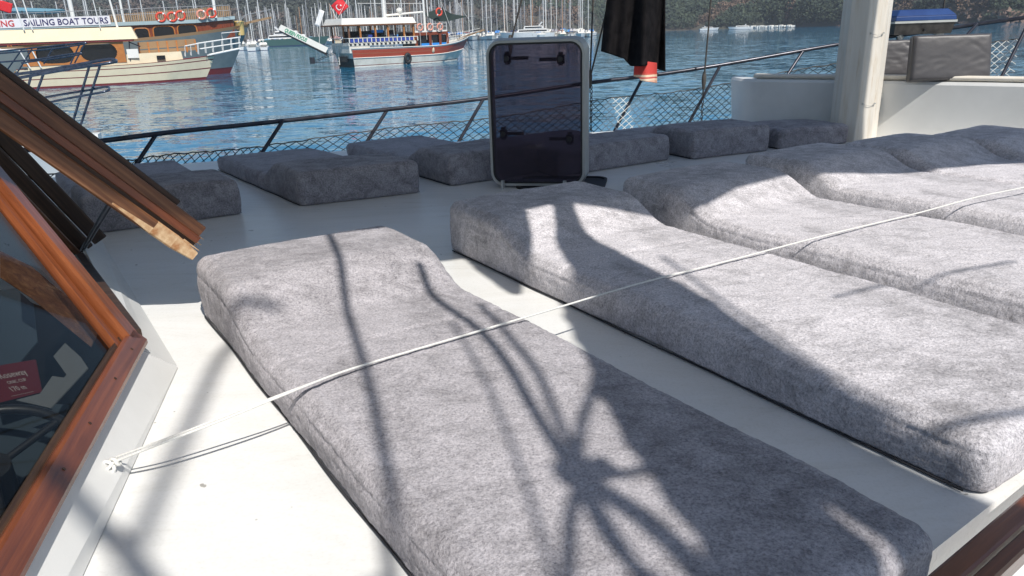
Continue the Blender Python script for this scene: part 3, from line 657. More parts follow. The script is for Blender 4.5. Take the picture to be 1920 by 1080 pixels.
# ---------------- black cloth and red striped cloth
YC = 6.9
def cloth(name, left, right, bot, Y, mtl, label, cat, folds, amp, th, top_extra=0):
    og = py(*left[0], Y); nx, nz = 60, 50; mb = MB(); vs = []
    for j in range(nz + 1):
        v_ = j / nz
        for i in range(nx + 1):
            u = i / nx
            xl = lerp(left[0][0], left[1][0], v_); xr = lerp(right[0][0], right[1][0], v_); x = lerp(xl, xr, u)
            yt = lerp(left[0][1], right[0][1], u)
            # bottom edge
            for (a, b_), (c, d) in zip(bot, bot[1:]):
                if a <= u <= c: yb = lerp(b_, d, (u - a) / (c - a) if c > a else 0)
            y = lerp(yt, yb, v_); p = py(x, y, Y)
            p.y += sum(am * sin(u * fq * 2 * pi + ph + v_ * sk) for fq, ph, am, sk in folds) * amp * (.35 + .65 * v_)
            if top_extra and j == 0: p.z += top_extra
            vs.append(p - og)
    mb.add(vs, [(j * (nx + 1) + i, j * (nx + 1) + i + 1, (j + 1) * (nx + 1) + i + 1, (j + 1) * (nx + 1) + i) for j in range(nz) for i in range(nx)], 0, True)
    o = mb.build(name, mtl); o.location = og; sm = o.modifiers.new('thickness', 'SOLIDIFY'); sm.thickness = th; tag(o, label, cat); return o
cloth('black_garment', [(1146, -60), (1131, 97)], [(1250, -60), (1249, 133)], [(0, 97), (.33, 110), (.45, 124), (.7, 120), (.88, 130), (1, 134)], YC, M['fabric_black'], 'black cloth garment hung up to dry above the guard rail', 'garment', [(1.1, .3, 1, .5), (2.3, 1.2, .7, 1.2), (4.1, 2, .4, .8)], .10, .006, .25)
o = cloth('red_striped_cloth', [(1190, 112), (1188, 144)], [(1232, 118), (1233, 155)], [(0, 143), (.25, 146), (.3, 151), (1, 156)], YC - .06, M['red'], 'small red cloth with cream stripes peeking out below the black garment', 'garment', [(1.3, .3, 1, .2)], .03, .004)
m = M['red']; n, l, b = nodes(m)
tc = n.new('ShaderNodeTexCoord'); sx = n.new('ShaderNodeSeparateXYZ'); l.new(tc.outputs['Generated'], sx.inputs[0])
rs = ramp(m, sx.outputs[2], [(.0, (.75, .42, .3)), (.12, (.8, .62, .45)), (.20, (.6, .12, .1)), (.27, (.8, .62, .45)), (.36, (.6, .1, .07)), (.42, (.6, .06, .05))]); rs.color_ramp.interpolation = 'CONSTANT'
l.new(rs.outputs[0], b.inputs['Base Color'])
# the line the garment hangs from (above the picture)
a = py(1000, -150, 6.95); b_ = py(1420, -160, 6.95); mb = MB(); mb.tube([V((0, 0, 0)), b_ - a], .006, 6); tag(mb.build('clothes_line', M['rope_dark']), 'dark line the black garment hangs from', 'rope').location = a

# ---------------- blue-lidded box on the rail
c = py(1716, 50, 7.75); rz = radians(14)
root = thing('barbecue_box', c, 'dark metal box with a blue lid clamped onto the guard rail right of the mast', 'barbecue', None, radians(4))
mb = MB(); L = .62; D_ = .34
def taper_box(mb, z0, z1, l0, l1, d0, d1, mi=0):
    vs = [V((sx * l_ / 2, sy * d / 2, z)) for z, l_, d in ((z0, l0, d0), (z1, l1, d1)) for sx, sy in ((-1, -1), (1, -1), (1, 1), (-1, 1))]
    mb.add(vs, [(3, 2, 1, 0), (4, 5, 6, 7), (0, 1, 5, 4), (1, 2, 6, 5), (2, 3, 7, 6), (3, 0, 4, 7)], mi)
taper_box(mb, .055, .10, L, L * .98, D_, D_ * .98); taper_box(mb, .10, .16, L * .98, L * .80, D_ * .98, D_ * .66)
o = mb.build('lid', M['blue_lid'], root); bv = o.modifiers.new('bevel', 'BEVEL'); bv.width = .008; bv.segments = 2
mb = MB(); taper_box(mb, -.07, .035, L * .94, L * .98, D_ * .8, D_ * .96); mb.build('firebox', M['grime'], root)
mb = MB(); taper_box(mb, .035, .055, L * 1.02, L * 1.02, D_ * 1.02, D_ * 1.02); mb.build('rim', M['gray_alu'], root)
mb = MB(); mb.tube([(.0, -D_ * .45, -.03), (.0, -D_ * .45 - .02, -.03)], .012, 10); mb.build('knob', M['black'], root)
mb = MB(); mb.tube([(.20, -.03, -.07), (.27, -.04, -.075)], .034, 10); mb.build('clamp', M['gray_alu'], root); mb = MB(); mb.tube([(-.16, 0, -.07), (-.13, 0, -.11)], .03, 8); mb.build('clamp', M['gray_alu'], root)
mb = MB(); mb.bar((-.17, 0, -.07), (-.10, .02, -.36), .03, .012, up=(0, 1, 0)); mb.build('bracket', M['black'], root)

# ================================================================== WHEELHOUSE at left
S0 = pz(250, 648, .12); S1 = pz(-12, 1108, .12); sdir = (S1 - S0).normalized()
S1 = S0 + sdir * 2.6
P1_ = py(-8, 333, 2.02); pd = (P1_ - S0).normalized(); P1e = S0 + pd * 1.25
nrm = sdir.cross(pd).normalized()
if nrm.x < 0: nrm = -nrm
bc = pz(330, 690, .002); bl = pz(150, 1080, .002); bu = pz(188, 452, .002)
og = bc.copy(); root = thing('wheelhouse', og, 'white wheelhouse corner with a varnished wooden window frame at the left edge', 'wheelhouse')
bld = (bl - bc).normalized(); bl2 = bc + bld * 2.8
w_ = (bu - bc).normalized(); bu2 = bc + w_ * 2.6
# outward overhang of frame over coaming
i0 = S0 - nrm * .012; inward = V((-nrm.x, -nrm.y, 0)).normalized()
si = S0 + V((.012, -.01, -.02)); mb = MB()
top0 = S0 + V((-.01, .01, -.015)); top1 = S1 + V((-.01, 0, -.015)); tu = top0 + w_ * 2.6 + V((0, 0, .0))
mb.add([bc, bl2, top1, top0], [(0, 1, 2, 3)]); mb.add([bc, bu2, tu, top0], [(0, 3, 2, 1)])
# front wall: from the sill upward beside the corner post
fw = (w_ * .035); tp = P1e + V((0, 0, -.01))
mb.add([top0, top0 + w_ * .03, tp + w_ * .03, tp], [(0, 1, 2, 3)])
o = local(mb, og).build('coaming', M['white'], root)
o.modifiers.new('t', 'SOLIDIFY').thickness = .012; o.modifiers[0].offset = 0
# sill and corner post
def fr(a, b_, wd, ht, name, m_, ch=.28, off=V((0, 0, 0))):
    return beam(a + off, b_ + off, wd, ht, nrm, ch, name, m_, root, og)
inp = (nrm.cross(sdir)).normalized()
if inp.z < 0: inp = -inp
inq = nrm.cross(pd).normalized()
if inq.dot(S1 - S0) < 0: inq = -inq
fr(S0 - sdir * .028 + inp * .004, S1 + inp * .004, .056, .045, 'window_sill', M['wood'])
fr(S0 + pd * .006 + inq * .004, P1e + inq * .004, .056, .045, 'corner_post', M['wood_post'])
fr(S0 + inp * .036 + pd * .0, S1 + inp * .036, .012, .02, 'sill_gap_strip', M['wood_dark'], .1, -nrm * .008)  # dark strip standing in for the shaded gap between sill and glass
fr(S0 + inq * .038 + sdir * .02, P1e + inq * .038, .022, .022, 'post_bead', M['wood_post'], .1, -nrm * .008)
mb = MB(); a = S0 - nrm * .012; mb.prism([a + inp * .03 + sdir * .02 - og, S1 - nrm * .012 + inp * .03 - og, S1 - nrm * .012 + pd * 1.2 - og, P1e - nrm * .012 + inq * .03 - og], -nrm * .005); mb.build('window_pane', M['glass'], root)
mb = MB()
for t in (.07, .24, .45, .62): mb = MB(); c = S0 + sdir * t + nrm * .0215 + inp * .004; mb.tube([c - og, c + nrm * .0025 - og], .0035, 8); mb.build('screw', M['wood_dark'], root)
# white inner strip beyond post (lit) is the front wall edge; roof and hidden walls
mb = MB()
ra = P1e; rb = S1 + pd * 1.25; mb.prism([ra - og, rb - og, rb + V((-2.6, 0, .12)) - og, ra + V((-2.4, 1.2, .12)) - og], V((0, 0, .05))); mb.build('roof', M['white'], root)
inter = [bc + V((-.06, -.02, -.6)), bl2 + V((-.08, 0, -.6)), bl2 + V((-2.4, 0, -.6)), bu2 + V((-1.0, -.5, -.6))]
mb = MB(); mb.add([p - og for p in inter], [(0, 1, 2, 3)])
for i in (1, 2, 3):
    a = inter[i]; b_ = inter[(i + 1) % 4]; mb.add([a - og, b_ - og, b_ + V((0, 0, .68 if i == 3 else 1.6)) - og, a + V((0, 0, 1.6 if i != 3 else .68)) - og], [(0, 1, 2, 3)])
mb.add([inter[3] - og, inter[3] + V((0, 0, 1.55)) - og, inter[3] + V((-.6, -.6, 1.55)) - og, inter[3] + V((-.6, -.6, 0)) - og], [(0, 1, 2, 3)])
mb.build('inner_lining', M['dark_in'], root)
# front window jambs seen edge on
def pb(a, b_, wd, ht, name, m_, up=nrm): 
    return beam(a, b_, wd, ht, up, .2, name, m_, root, og)
j0 = pz(176, 437, .13); j1 = py(-60, 190, 2.62)
pb(j0 + (j0 - j1).normalized() * .03, j1, .055, .05, 'front_jamb', M['wood_dark'], V((.3, -.8, .4)))
j2 = pz(160, 462, .10); j3 = py(-60, 235, 2.5)
pb(j2, j3, .05, .05, 'front_jamb', M['wood_dark'], V((.3, -.8, .4)))
j4 = pz(150, 480, .09); j5 = py(-60, 262, 2.36)
pb(j4, j5, .022, .04, 'front_jamb', M['wood_old'], V((.3, -.8, .4)))
mb = MB(); q = [pz(150, 482, .10), pz(255, 628, .105)]; mb.bar(q[0] - og, q[1] - og, .03, .03, chamf=.2); mb.build('front_sill', M['wood_dark'], root)
mb = MB(); mb.prism([pz(192, 452, .004) - og, pz(148, 476, .10) - og, pz(262, 645, .10) - og, pz(322, 688, .004) - og], (-.01, 0, -.003)); mb.build('front_skirt', M['white'], root)
# propped wooden sash
b0 = py(358, 450, 2.25); b1 = py(-60, 148, 1.86); sd_ = (b1 - b0).normalized()
og2 = b0.copy(); root2 = thing('propped_sash', og2, 'weathered wooden window sash propped open with a peeled, sunlit-toned lower end', 'window')
toc = (V((0, 0, CH)) - b0).normalized(); pu = sd_.cross(toc).normalized()
if pu.z < 0: pu = -pu
def sb_(off_u, off_c, wd, ht, name, m_, a=0.0, b_=9, w2=None):
    A_ = b0 + sd_ * a + pu * off_u + toc * off_c; B_ = (b0 + sd_ * min(b_, (b1 - b0).length)) + pu * off_u + toc * off_c
    return beam(A_, B_, wd, ht, toc, .22, name, m_, root2, og2, w2)
sb_(.040, -.012, .038, .045, 'outer_moulding', M['wood_old'], .0)
sb_(.012, .0, .024, .040, 'middle_moulding', M['wood'], -.01)
sb_(-.006, -.012, .016, .03, 'groove', M['wood_dark'], -.01)
sb_(-.034, -.010, .046, .045, 'inner_stile', M['wood_old'], .13)
sb_(-.034, -.010, .030, .0455, 'peeled_lit_end', M['peeled'], -.035, .05, w2=.0465); sb_(-.034, -.010, .0465, .0455, 'peeled_lit_end', M['peeled'], .05, .13); sb_(-.045, -.010, .024, .0457, 'peeled_lit_end', M['peeled'], .13, .27, w2=.006)
sb_(.068, -.03, .018, .04, 'rebate', M['wood_dark'], .12)
mb = MB(); 
for k_ in range(7):
    a_ = -sd_ * .0 + pu * (-.03 + k_ * .009) + toc * (-.01 + .008 * (k_ % 3)); mb.bar(a_ + sd_ * .02, a_ - sd_ * (.02 + .03 * ((k_ * 37) % 5) / 5), .007, .008, up=toc, w2=.002, h2=.002)
mb.build('splinters', M['peeled'], root2)
r0 = py(205, 378, 2.17); r1 = pz(152, 470, .09); mb = MB(); mb.tube([r0 - og2, r1 - og2], .0055, 8); mb.tube([r0 - og2 + V((.012, 0, -.004)), r1 - og2 + V((.012, 0, 0))], .0035, 6); mb.build('stay_rod', M['steel_dark'], root2)
# inside: wheel, card, papers, board
def inside(x, y, k):     # point k metres beyond the pane along the view ray
    d = ray(x, y); o_ = V((0, 0, CH)); t = (S0 - o_).dot(nrm) / d.dot(nrm); return o_ + d * (t + k / d.length)
cw = inside(-15, 880, .34); wr = .155
root3 = thing('steering_wheel', cw, 'black steering wheel seen through the wheelhouse window', 'steering wheel')
wn = V((.25, -.35, .9)).normalized(); mb = MB(); mb.torus((0, 0, 0), wn, wr, .011, 40, 10); mb.build('rim', M['black'], root3)
mb = MB(); u_ = wn.orthogonal().normalized(); v2 = wn.cross(u_)
for a_ in (20, 140, 260): mb.tube([V((0, 0, 0)), (u_ * cos(radians(a_)) + v2 * sin(radians(a_))) * wr], .008, 8)
mb.tube([-wn * .08, wn * .01], .035, 14); mb.build('spokes_and_hub', M['black'], root3)
a = inside(-30, 690, .36); b_ = inside(66, 674, .36); c = inside(78, 735, .33); d_ = inside(-22, 760, .33)
root4 = thing('red_card', a, 'red printed card with pale lettering behind the wheelhouse window', 'card')
mb = MB(); mb.prism([V((0, 0, 0)), b_ - a, c - a, d_ - a], (.0, .003, -.002)); mb.build('card_board', M['card_red'], root4)
xd = (b_ - a); ud = (a - d_); nn_ = xd.cross(ud).normalized() * .0015
if nn_.dot(V((0, 0, CH)) - a) < 0: nn_ = -nn_
Lx = xd.length; Ly = ud.length
def ct(s_, u, v_, sz, wfrac): text_mesh('lettering', s_, sz, M['ink_pale'], root4, -ud * v_ + xd * u + nn_, xd, ud, .0002, Lx * wfrac)
ct('Roseway', .28, .40, Ly * .20, .52); ct('ONIC CUP', .40, .58, Ly * .10, .36); ct('170 m', .46, .80, Ly * .16, .27); ct('............', .42, .92, Ly * .1, .42)
def sheet(name, pts, ks, m_, label, cat):
    P = [inside(x, y, k) for (x, y), k in zip(pts, ks)]; mb = MB(); q0 = og if cat is None else P[0]; mb.prism([p - q0 for p in P], (0, .002, -.003)); o = mb.build(name, m_, root if cat is None else None)
    if cat: o.location = P[0]; tag(o, label, cat)
sheet('paper_sheet', [(122, 643), (152, 670), (128, 707), (100, 668)], [.30] * 4, M['paper'], 'upright pale paper sheet behind the wheelhouse window', 'paper')
sheet('paper_sheet', [(30, 750), (75, 738), (98, 705), (120, 708), (150, 668), (165, 690), (95, 765)], [.28] * 7, M['paper'], 'pale papers and band of window reflection as one sheet beside the red card', 'paper')  # the pale band of window reflection is drawn into this sheet
sheet('wooden_panel', [(0, 470), (60, 500), (190, 610), (170, 650), (60, 560), (0, 520)], [.22] * 6, M['wood_old'], None, None)
sheet('seat_back', [(-10, 545), (30, 540), (62, 570), (70, 640), (20, 700), (-10, 690)], [.5] * 6, M['console'], 'dark seat back inside the wheelhouse', 'seat')
sheet('dashboard', [(-40, 780), (60, 755), (150, 760), (110, 860), (-40, 1000)], [.45] * 5, M['console'], None, None)

# ================================================================== rigging, awning and rolls added unseen overhead to cast the shade
def ov(x, y, z0, zt):       # shadow pixel (x,y) on plane z0 -> point at height zt on the sun ray
    g = pz(x, y, z0); k = (zt - z0) / math.tan(EL); return V((g.x - SD.x * k, g.y - SD.y * k, zt))
def gz(x, y, z0, zt):       # world shadow point
    k = (zt - z0) / math.tan(EL); return V((x - SD.x * k, y - SD.y * k, zt))
# awning added overhead, outline projected back from the shade on deck
edge = [(-6, 1.6), (-3.6, 2.1), (-1.9, 2.34), (-1.3, 2.40), (-1.05, 2.50), (-.46, 2.72), (-.1, 2.82), (.12, 2.96), (.40, 2.93), (.54, 2.92), (.75, 3.05), (.91, 3.24), (1.35, 3.55), (1.85, 3.66), (2.4, 3.82), (3.0, 3.82), (3.8, 3.6), (5.0, 2.85)]
far = [(5.2, 2.9), (4.5, 3.6), (3.6, 4.4), (2.95, 4.95), (2.63, 5.2), (2.46, 5.47), (2.28, 5.83), (2.16, 6.08), (1.95, 6.3), (1.8, 6.42), (1.5, 6.5), (1.25, 6.0), (.6, 6.1), (-.4, 6.2), (-2.2, 6.6), (-6, 6.8)]
zA = 2.45; pl = [gz(x, y, 0, zA) for x, y in edge + far]; og = pl[7].copy()
root = thing('added_awning', og, 'beige canvas awning added out of view, outlined to shade the middle of the deck', 'awning')
mb = MB(); mb.prism([p - og for p in pl], (0, 0, .03)); mb.build('canvas', M['awning'], root)
def stay(pix, zs, r, label, name='added_line', rs=None):  # added unseen line, laid along sun rays from its shadow track
    P = [ov(x, y, z0, zt) for (x, y, z0), zt in zip(pix, zs)]; mb = MB(); mb.tube([p - P[0] for p in crom(P, 6)], r, 8, r2=rs); o = mb.build(name, M['rope_dark']); o.location = P[0]; tag(o, label, 'rigging', 'rigging lines added above the deck')
RL = 'dark rigging line added overhead'
stay([(600, 400, .2), (630, 480, .19), (655, 580, .14), (690, 700, .13), (722, 840, .125), (768, 1070, .12), (790, 1200, .12)], [2.2, 2.3, 2.45, 2.6, 2.8, 3.1, 3.2], .0125, RL + ' shading the nearest mattress from end to end')
stay([(790, 480, .2), (832, 545, .16), (880, 598, .13), (930, 650, .125), (1000, 760, .125), (1062, 858, .125)], [2.3] * 6, .013, RL + ' whose shadow runs into the dark knot')
stay([(905, 560, .14), (960, 630, .13), (1010, 700, .125), (1045, 775, .125), (1080, 850, .125)], [2.6] * 5, .011, RL + ' whose shadow starts at the rope beside the knot line')
stay([(1140, 660, .12), (1110, 740, .125), (1092, 800, .125), (1092, 870, .125)], [2.5] * 4, .012, RL + ' with a short shadow above the knot')
stay([(1095, 890, .125), (1180, 885, .125), (1240, 868, .125), (1340, 862, .12), (1450, 848, .10)], [2.4] * 5, .011, RL + ' with a shadow crossing right of the knot')
stay([(1088, 900, .125), (1075, 960, .125), (1070, 1040, .125), (1068, 1130, .125)], [2.4] * 4, .012, RL + ' with a shadow straight below the knot')
stay([(1095, 910, .125), (1130, 985, .125), (1185, 1050, .125), (1270, 1100, .125), (1380, 1150, .12)], [2.4] * 5, .011, RL + ' with a shadow curving right below the knot')
stay([(1110, 905, .125), (1200, 960, .125), (1290, 1040, .125), (1350, 1110, .125)], [2.5] * 4, .022, RL + ' with a broad shadow below the knot')
stay([(1690, 830, .12), (1760, 802, .125), (1850, 780, .125), (1960, 765, .125)], [2.4] * 4, .0095, RL + ' shading the foot of the second mattress')
stay([(1560, 560, .12), (1700, 525, .12), (1900, 490, .12)], [2.2] * 3, .006, RL + ' with a faint shadow over the third mattress')
stay([(520, 640, 0), (430, 650, 0), (345, 820, 0), (262, 1010, 0), (235, 1080, 0)], [5.2, 5.2, 5.3, 5.4, 5.5], .020, 'high rigging line added to cast a soft shadow on the white deck')
stay([(120, 920, .05), (190, 990, 0), (240, 1040, 0), (300, 1120, 0)], [3.4] * 4, .024, 'thick line added overhead to cast a shadow beside the wheelhouse')
stay([(740, 1080, .0), (560, 1150, 0), (380, 1030, 0)][:2], [3.5] * 2, .01, 'rigging line added above the front of the deck')
stay([(850, 600, .13), (905, 700, .125), (950, 800, .125), (985, 900, .12), (1020, 1010, .12), (1040, 1100, .12)], [2.6] * 6, .006, RL + ' thin, left of the dark knot')
stay([(1180, 700, .12), (1260, 820, .12), (1330, 940, .12), (1400, 1080, .12)], [2.9] * 4, .010, RL + ' beside the thinner canvas roll')
stay([(1100, 905, .125), (1150, 990, .125), (1210, 1090, .125), (1240, 1160, .125)], [2.5] * 4, .013, RL + ' between the two lines below the knot')
stay([(1250, 470, .15), (1400, 600, .12), (1560, 700, .12), (1700, 770, .12)], [3.4] * 4, .009, RL + ' edging the broad shadow on the second mattress')
kn = ov(1088, 884, .125, 2.4); mb = MB(); mb.lathe((0, 0, 0), [(.012, -.05), (.036, -.03), (.042, 0), (.036, .03), (.012, .05)], 12); mb.box((.02, .0, 0), (.1, .035, .05), rz=.5); o = mb.build('shadow_block', M['wood_dark']); o.location = kn; tag(o, 'dark block added overhead where the rigging lines meet', 'block')  # block added unseen to cast the blob where the line shadows meet
def roll(pts, rad, label):  # added unseen roll, path and girth taken from the wanted shadow
    P = [gz(x, y, .1, z) for x, y, z in pts]; mb = MB(); C = crom(P, 8); n_ = len(C); R = []
    for i in range(n_):
        f = i / (n_ - 1) * (len(rad) - 1); k_ = min(int(f), len(rad) - 2); R.append(lerp(rad[k_], rad[k_ + 1], f - k_) * (1 + .12 * noise.noise(V((i * .5, 3, len(pts))))))
    og = P[0]; root = thing('shadow_roll', og, label, 'canvas roll'); mb.tube([p - og for p in C], R, 14); mb.build('canvas_roll', M['awning'], root)
    mb = MB()
    for i in range(4, n_ - 4, 9): mb.torus(C[i] - og, (C[i + 1] - C[i - 1]), R[i] + .002, .006, 16, 6)
    mb.build('gasket', M['rope_dark'], root)
roll([(.15, 2.98, 2.3), (.19, 2.72, 2.4), (.28, 2.35, 2.5), (.37, 1.95, 2.6), (.45, 1.55, 2.6), (.57, 1.25, 2.7), (.72, .98, 2.7), (.92, .7, 2.7)], [.03, .05, .10, .155, .18, .175, .20, .20], 'thick canvas roll added overhead to cast the broad shadow on the second mattress')
roll([(-.17, 3.15, 2.3), (-.10, 2.88, 2.3), (-.01, 2.55, 2.35), (.05, 2.3, 2.4)], [.08, .10, .07, .02], 'short canvas roll added overhead to shade the head of the second mattress')
roll([(.17, 1.85, 2.5), (.22, 1.6, 2.5), (.27, 1.4, 2.5), (.33, 1.15, 2.5), (.40, .85, 2.6), (.5, .5, 2.6)], [.03, .06, .10, .12, .12, .12], 'thinner canvas roll added overhead to cast a shadow on the nearest mattress')

# ================================================================== NEIGHBOURING BOW at left edge
og = py(110, 250, 12.0); root = thing('neighbour_bow', og, 'white bow tip of a neighbouring boat with blue-grey tube pulpit at far left', 'boat')
mb = MB(); tip = py(186, 250, 12); st_ = []
for i in range(13):
    s_ = i / 12; c = tip.lerp(tip + V((-3.4, -1.2, -.05)), s_); hw = .16 + .55 * sin(s_ * pi / 2); h_ = .34
    for zo, k_ in ((0, 1), (-.02, 1.04), (-.18, .95), (-.36 - .1 * s_, .55), (-2.1, .02)): 
        st_.append(([c + V((0.33 * k_ * hw, -.94 * k_ * hw, zo)), c - V((.33 * k_ * hw, -.94 * k_ * hw, -zo))]))
L_ = [p[0] for p in st_]; R2 = [p[1] for p in st_]
def strip(A_): return [(i * 5 + j, i * 5 + j + 1, (i + 1) * 5 + j + 1, (i + 1) * 5 + j) for i in range(12) for j in range(4)]
mb.add([p - og for p in L_], strip(0), 0, True); mb.add([p - og for p in R2], strip(0), 0, True)
mb.add([L_[i * 5] - og for i in range(13)] + [R2[i * 5] - og for i in range(13)], [(i, i + 1, 14 + i, 13 + i) for i in range(12)])
mb.add([p - og for p in L_[:5]] + [p - og for p in R2[:5]], [(0, 1, 2, 3, 4, 9, 8, 7, 6, 5)]); mb.build('hull', M['white'], root)
def tb(pts, Ys, r, name='tube'):
    P = [py(x, y, Y) - og for (x, y), Y in zip(pts, Ys)]; mb = MB(); mb.tube(crom(P, 5), r, 8); mb.build(name, M['steel_blue'], root)
tb([(-80, 162), (0, 144), (90, 131), (180, 115), (208, 111), (218, 114), (205, 118), (120, 131), (0, 153), (-80, 172)], [12] * 5 + [11.95] + [11.7] * 4, .023, 'top_tube')
tb([(45, 190), (110, 178), (160, 170), (197, 163), (205, 166), (195, 172), (130, 184), (60, 199)], [12] * 4 + [11.9] + [11.7] * 3, .017, 'foot_tube')
for a, b_ in (((58, 143), (45, 192)), ((82, 137), (60, 198)), ((168, 122), (137, 228)), ((189, 118), (147, 248))): tb([a, b_], [12, 11.9], .019, 'stanchion')
mb = MB(); q = py(146, 247, 11.9) - og; mb.lathe(q, [(.05, -.03), (.06, 0), (.03, .05)], 10); mb.build('stanchion_foot', M['black'], root)
og = py(60, 130, 16); root = thing('neighbour_pulpit', og, 'second thinner blue-grey tube pulpit behind the first at far left', 'railing')
for pts in ([(-60, 102), (30, 93), (100, 86), (158, 80), (150, 84), (90, 92), (0, 100)], [(-60, 120), (60, 112), (120, 103), (150, 99), (140, 104), (40, 118)]): tb(pts, [16] * len(pts), .017, 'tube')
for a, b_ in (((100, 88), (82, 120)), ((150, 82), (132, 120)), ((158, 84), (140, 118)), ((60, 92), (30, 140)), ((40, 94), (14, 130))): tb([a, b_], [16, 16], .014, 'stanchion')

# ================================================================== TOUR BOATS
def hull_mesh(L, B, sheer, draft_x, over_bow, over_stern, bands, full=.62, n=36, flare=.18, stern_w=.7):
    """x forward from stern (0) to bow waterline (L); y to port; z up from water. bands: list of (z_fraction or ('abs',z), material index)"""
    zl = [b[0] for b in bands]
    mb = MB()
    def half(u, f):
        if u < full: s_ = lerp(stern_w, 1, smooth(u / full))
        else: s_ = (1 - ((u - full) / (1 - full)) ** 2.1)
        return B / 2 * s_ * (1 - flare * (1 - f) * (1 if u < .8 else 1.6))
    rows = []
    for fz in zl:
        row = []
        for i in range(n + 1):
            u = i / n; sh = sheer(u); z = fz if isinstance(fz, float) and fz < 0 else fz * sh
            f = max(0, z / sh); x = lerp(-over_stern * f, L + over_bow * f ** .8, u)
            row.append((x, max(.02, half(u, f)), z))
        rows.append(row)
    for sgn in (1, -1):
        for r_ in range(len(rows) - 1):
            vs = [(x, sgn * y, z) for x, y, z in rows[r_]] + [(x, sgn * y, z) for x, y, z in rows[r_ + 1]]
            mb.add(vs, [(i, i + 1, n + 2 + i, n + 1 + i) for i in range(n)], bands[r_][1], True)
    for r_ in range(len(rows) - 1):
        a = rows[r_][0]; b_ = rows[r_ + 1][0]; mb.add([(a[0], -a[1], a[2]), (a[0], a[1], a[2]), (b_[0], b_[1], b_[2]), (b_[0], -b_[1], b_[2])], [(0, 1, 2, 3)], bands[r_][1] if len(bands[r_]) < 3 else bands[r_][2])
        a = rows[r_][-1]; b_ = rows[r_ + 1][-1]; mb.add([(a[0], -a[1], a[2]), (a[0], a[1], a[2]), (b_[0], b_[1], b_[2]), (b_[0], -b_[1], b_[2])], [(0, 1, 2, 3)], bands[r_][1])
    tp = rows[-1]; dk = [(x, y, z - .12) for x, y, z in tp]
    mb.add([(x, y * .97, z) for x, y, z in dk] + [(x, -y * .97, z) for x, y, z in dk], [(i, i + 1, n + 2 + i, n + 1 + i) for i in range(n)], bands[-1][1])
    return mb, rows
def slab(mb, x0, x1, hw, z0, z1, mi=0, z0b=None, z1b=None, r=0.0, hw2=None):
    z0b = z0 if z0b is None else z0b; z1b = z1 if z1b is None else z1b; h2 = hw2 or hw
    vs = [(x0, -hw, z0), (x1, -h2, z0b), (x1, h2, z0b), (x0, hw, z0), (x0 + r, -hw + r, z1), (x1 - r, -h2 + r, z1b), (x1 - r, h2 - r, z1b), (x0 + r, hw - r, z1)]
    mb.add(vs, [(3, 2, 1, 0), (4, 5, 6, 7), (0, 1, 5, 4), (1, 2, 6, 5), (2, 3, 7, 6), (3, 0, 4, 7)], mi)
def part(root, name, m_, fn):
    mb = MB(); fn(mb); return mb.build(name, m_, root)
def lifebuoy(root_loc, Rm, label, mtl, nrm=(0, -1, 0), R=.36, group='lifebuoys'):
    mb = MB(); mb.torus((0, 0, 0), nrm, R, R * .27, 20, 8, 0, 1); o = mb.build('lifebuoy', [mtl, M['flagwhite']]); o.location = root_loc; tag(o, label, 'lifebuoy', group); return o

# ---- red gulet
YAW = radians(38)
gl_ = pz(670, 126.5, WZ) + V((-sin(YAW), cos(YAW), 0)) * 2.5
GW = Matrix.Translation(gl_) @ Matrix.Rotation(YAW, 4, 'Z'); GI = GW.inverted(); GL = thing('red_gulet', gl_ + V((0, 0, 0)), 'red-planked wooden tour boat with white waterline and cream canopy, gangway raised at its stern', 'boat', 'tour boats in the bay', YAW)
def shG(u): return 2.15 + .15 * (1 - u) ** 2 + 1.0 * max(0, u - .55) ** 2 / .2
mb, rows = hull_mesh(15.0, 5.2, shG, 0, 2.2, .35, [(-.4, 0, 2), (.05, 3, 2), (.09, 0, 2), (.46, 0, 0), (.49, 1, 0), (.72, 4, 0), (.735, 1, 0), (.93, 0, 0), (1.0, 0, 0)], stern_w=.88)
mb.build('hull', [M['whitehull'], M['redhull'], M['shaded_stern'], M['maroon'], M['slat']], GL)
SY = -2.28
def g_white(mb):
    slab(mb, -.55, 2.0, 2.1, 1.75, 2.62); 
part(GL, 'stern_bulwark', M['whitehull'], g_white)
def g_rub(mb):
    P = [(r[0], -r[1] - .03, r[2]) for r in rows[4]]; mb.tube(P, .05, 6); P = [(r[0], -r[1] - .03, r[2] + .02) for r in rows[-1]]; mb.tube(P, .05, 6)
part(GL, 'rubbing_strakes', M['offwhite'], g_rub)
for i in range(15): part(GL, 'scupper', M['black'], lambda mb: mb.box((-.35 + i * .55, -2.16, 2.78), (.24, .06, .22)))
part(GL, 'upper_bulwark', M['whitehull'], lambda mb: slab(mb, -.6, 8.1, 2.14, 2.6, 2.98))
for i in range(15): part(GL, 'blue_panel', M['blue'], lambda mb: mb.box((-.2 + i * .55, -2.18, 3.25), (.36, .03, .42)))
def g_posts(mb):
    for i in range(17): mb.box((-.5 + i * .55, -2.2, 3.25), (.09, .07, .55))
    mb.bar((-.6, -2.2, 3.55), (8.3, -2.2, 3.5), .1, .07); mb.bar((-.6, 2.2, 3.55), (8.3, 2.2, 3.5), .1, .07); mb.bar((-.6, -2.2, 3.55), (-.6, 2.2, 3.55), .1, .07)
part(GL, 'balustrade', M['offwhite'], g_posts)
for x in (-.4, 1.0, 2.9, 4.5, 6.6, 7.9):
    for y in (-2.05, 2.05): part(GL, 'post', M['honey'] if x > 0 else M['wood_old'], lambda mb: mb.box((x, y, 3.95), (.17, .17, 2.2)))
part(GL, 'fascia', M['wood_old'], lambda mb: slab(mb, -1.6, 8.3, 2.35, 5.02, 5.2, r=0))
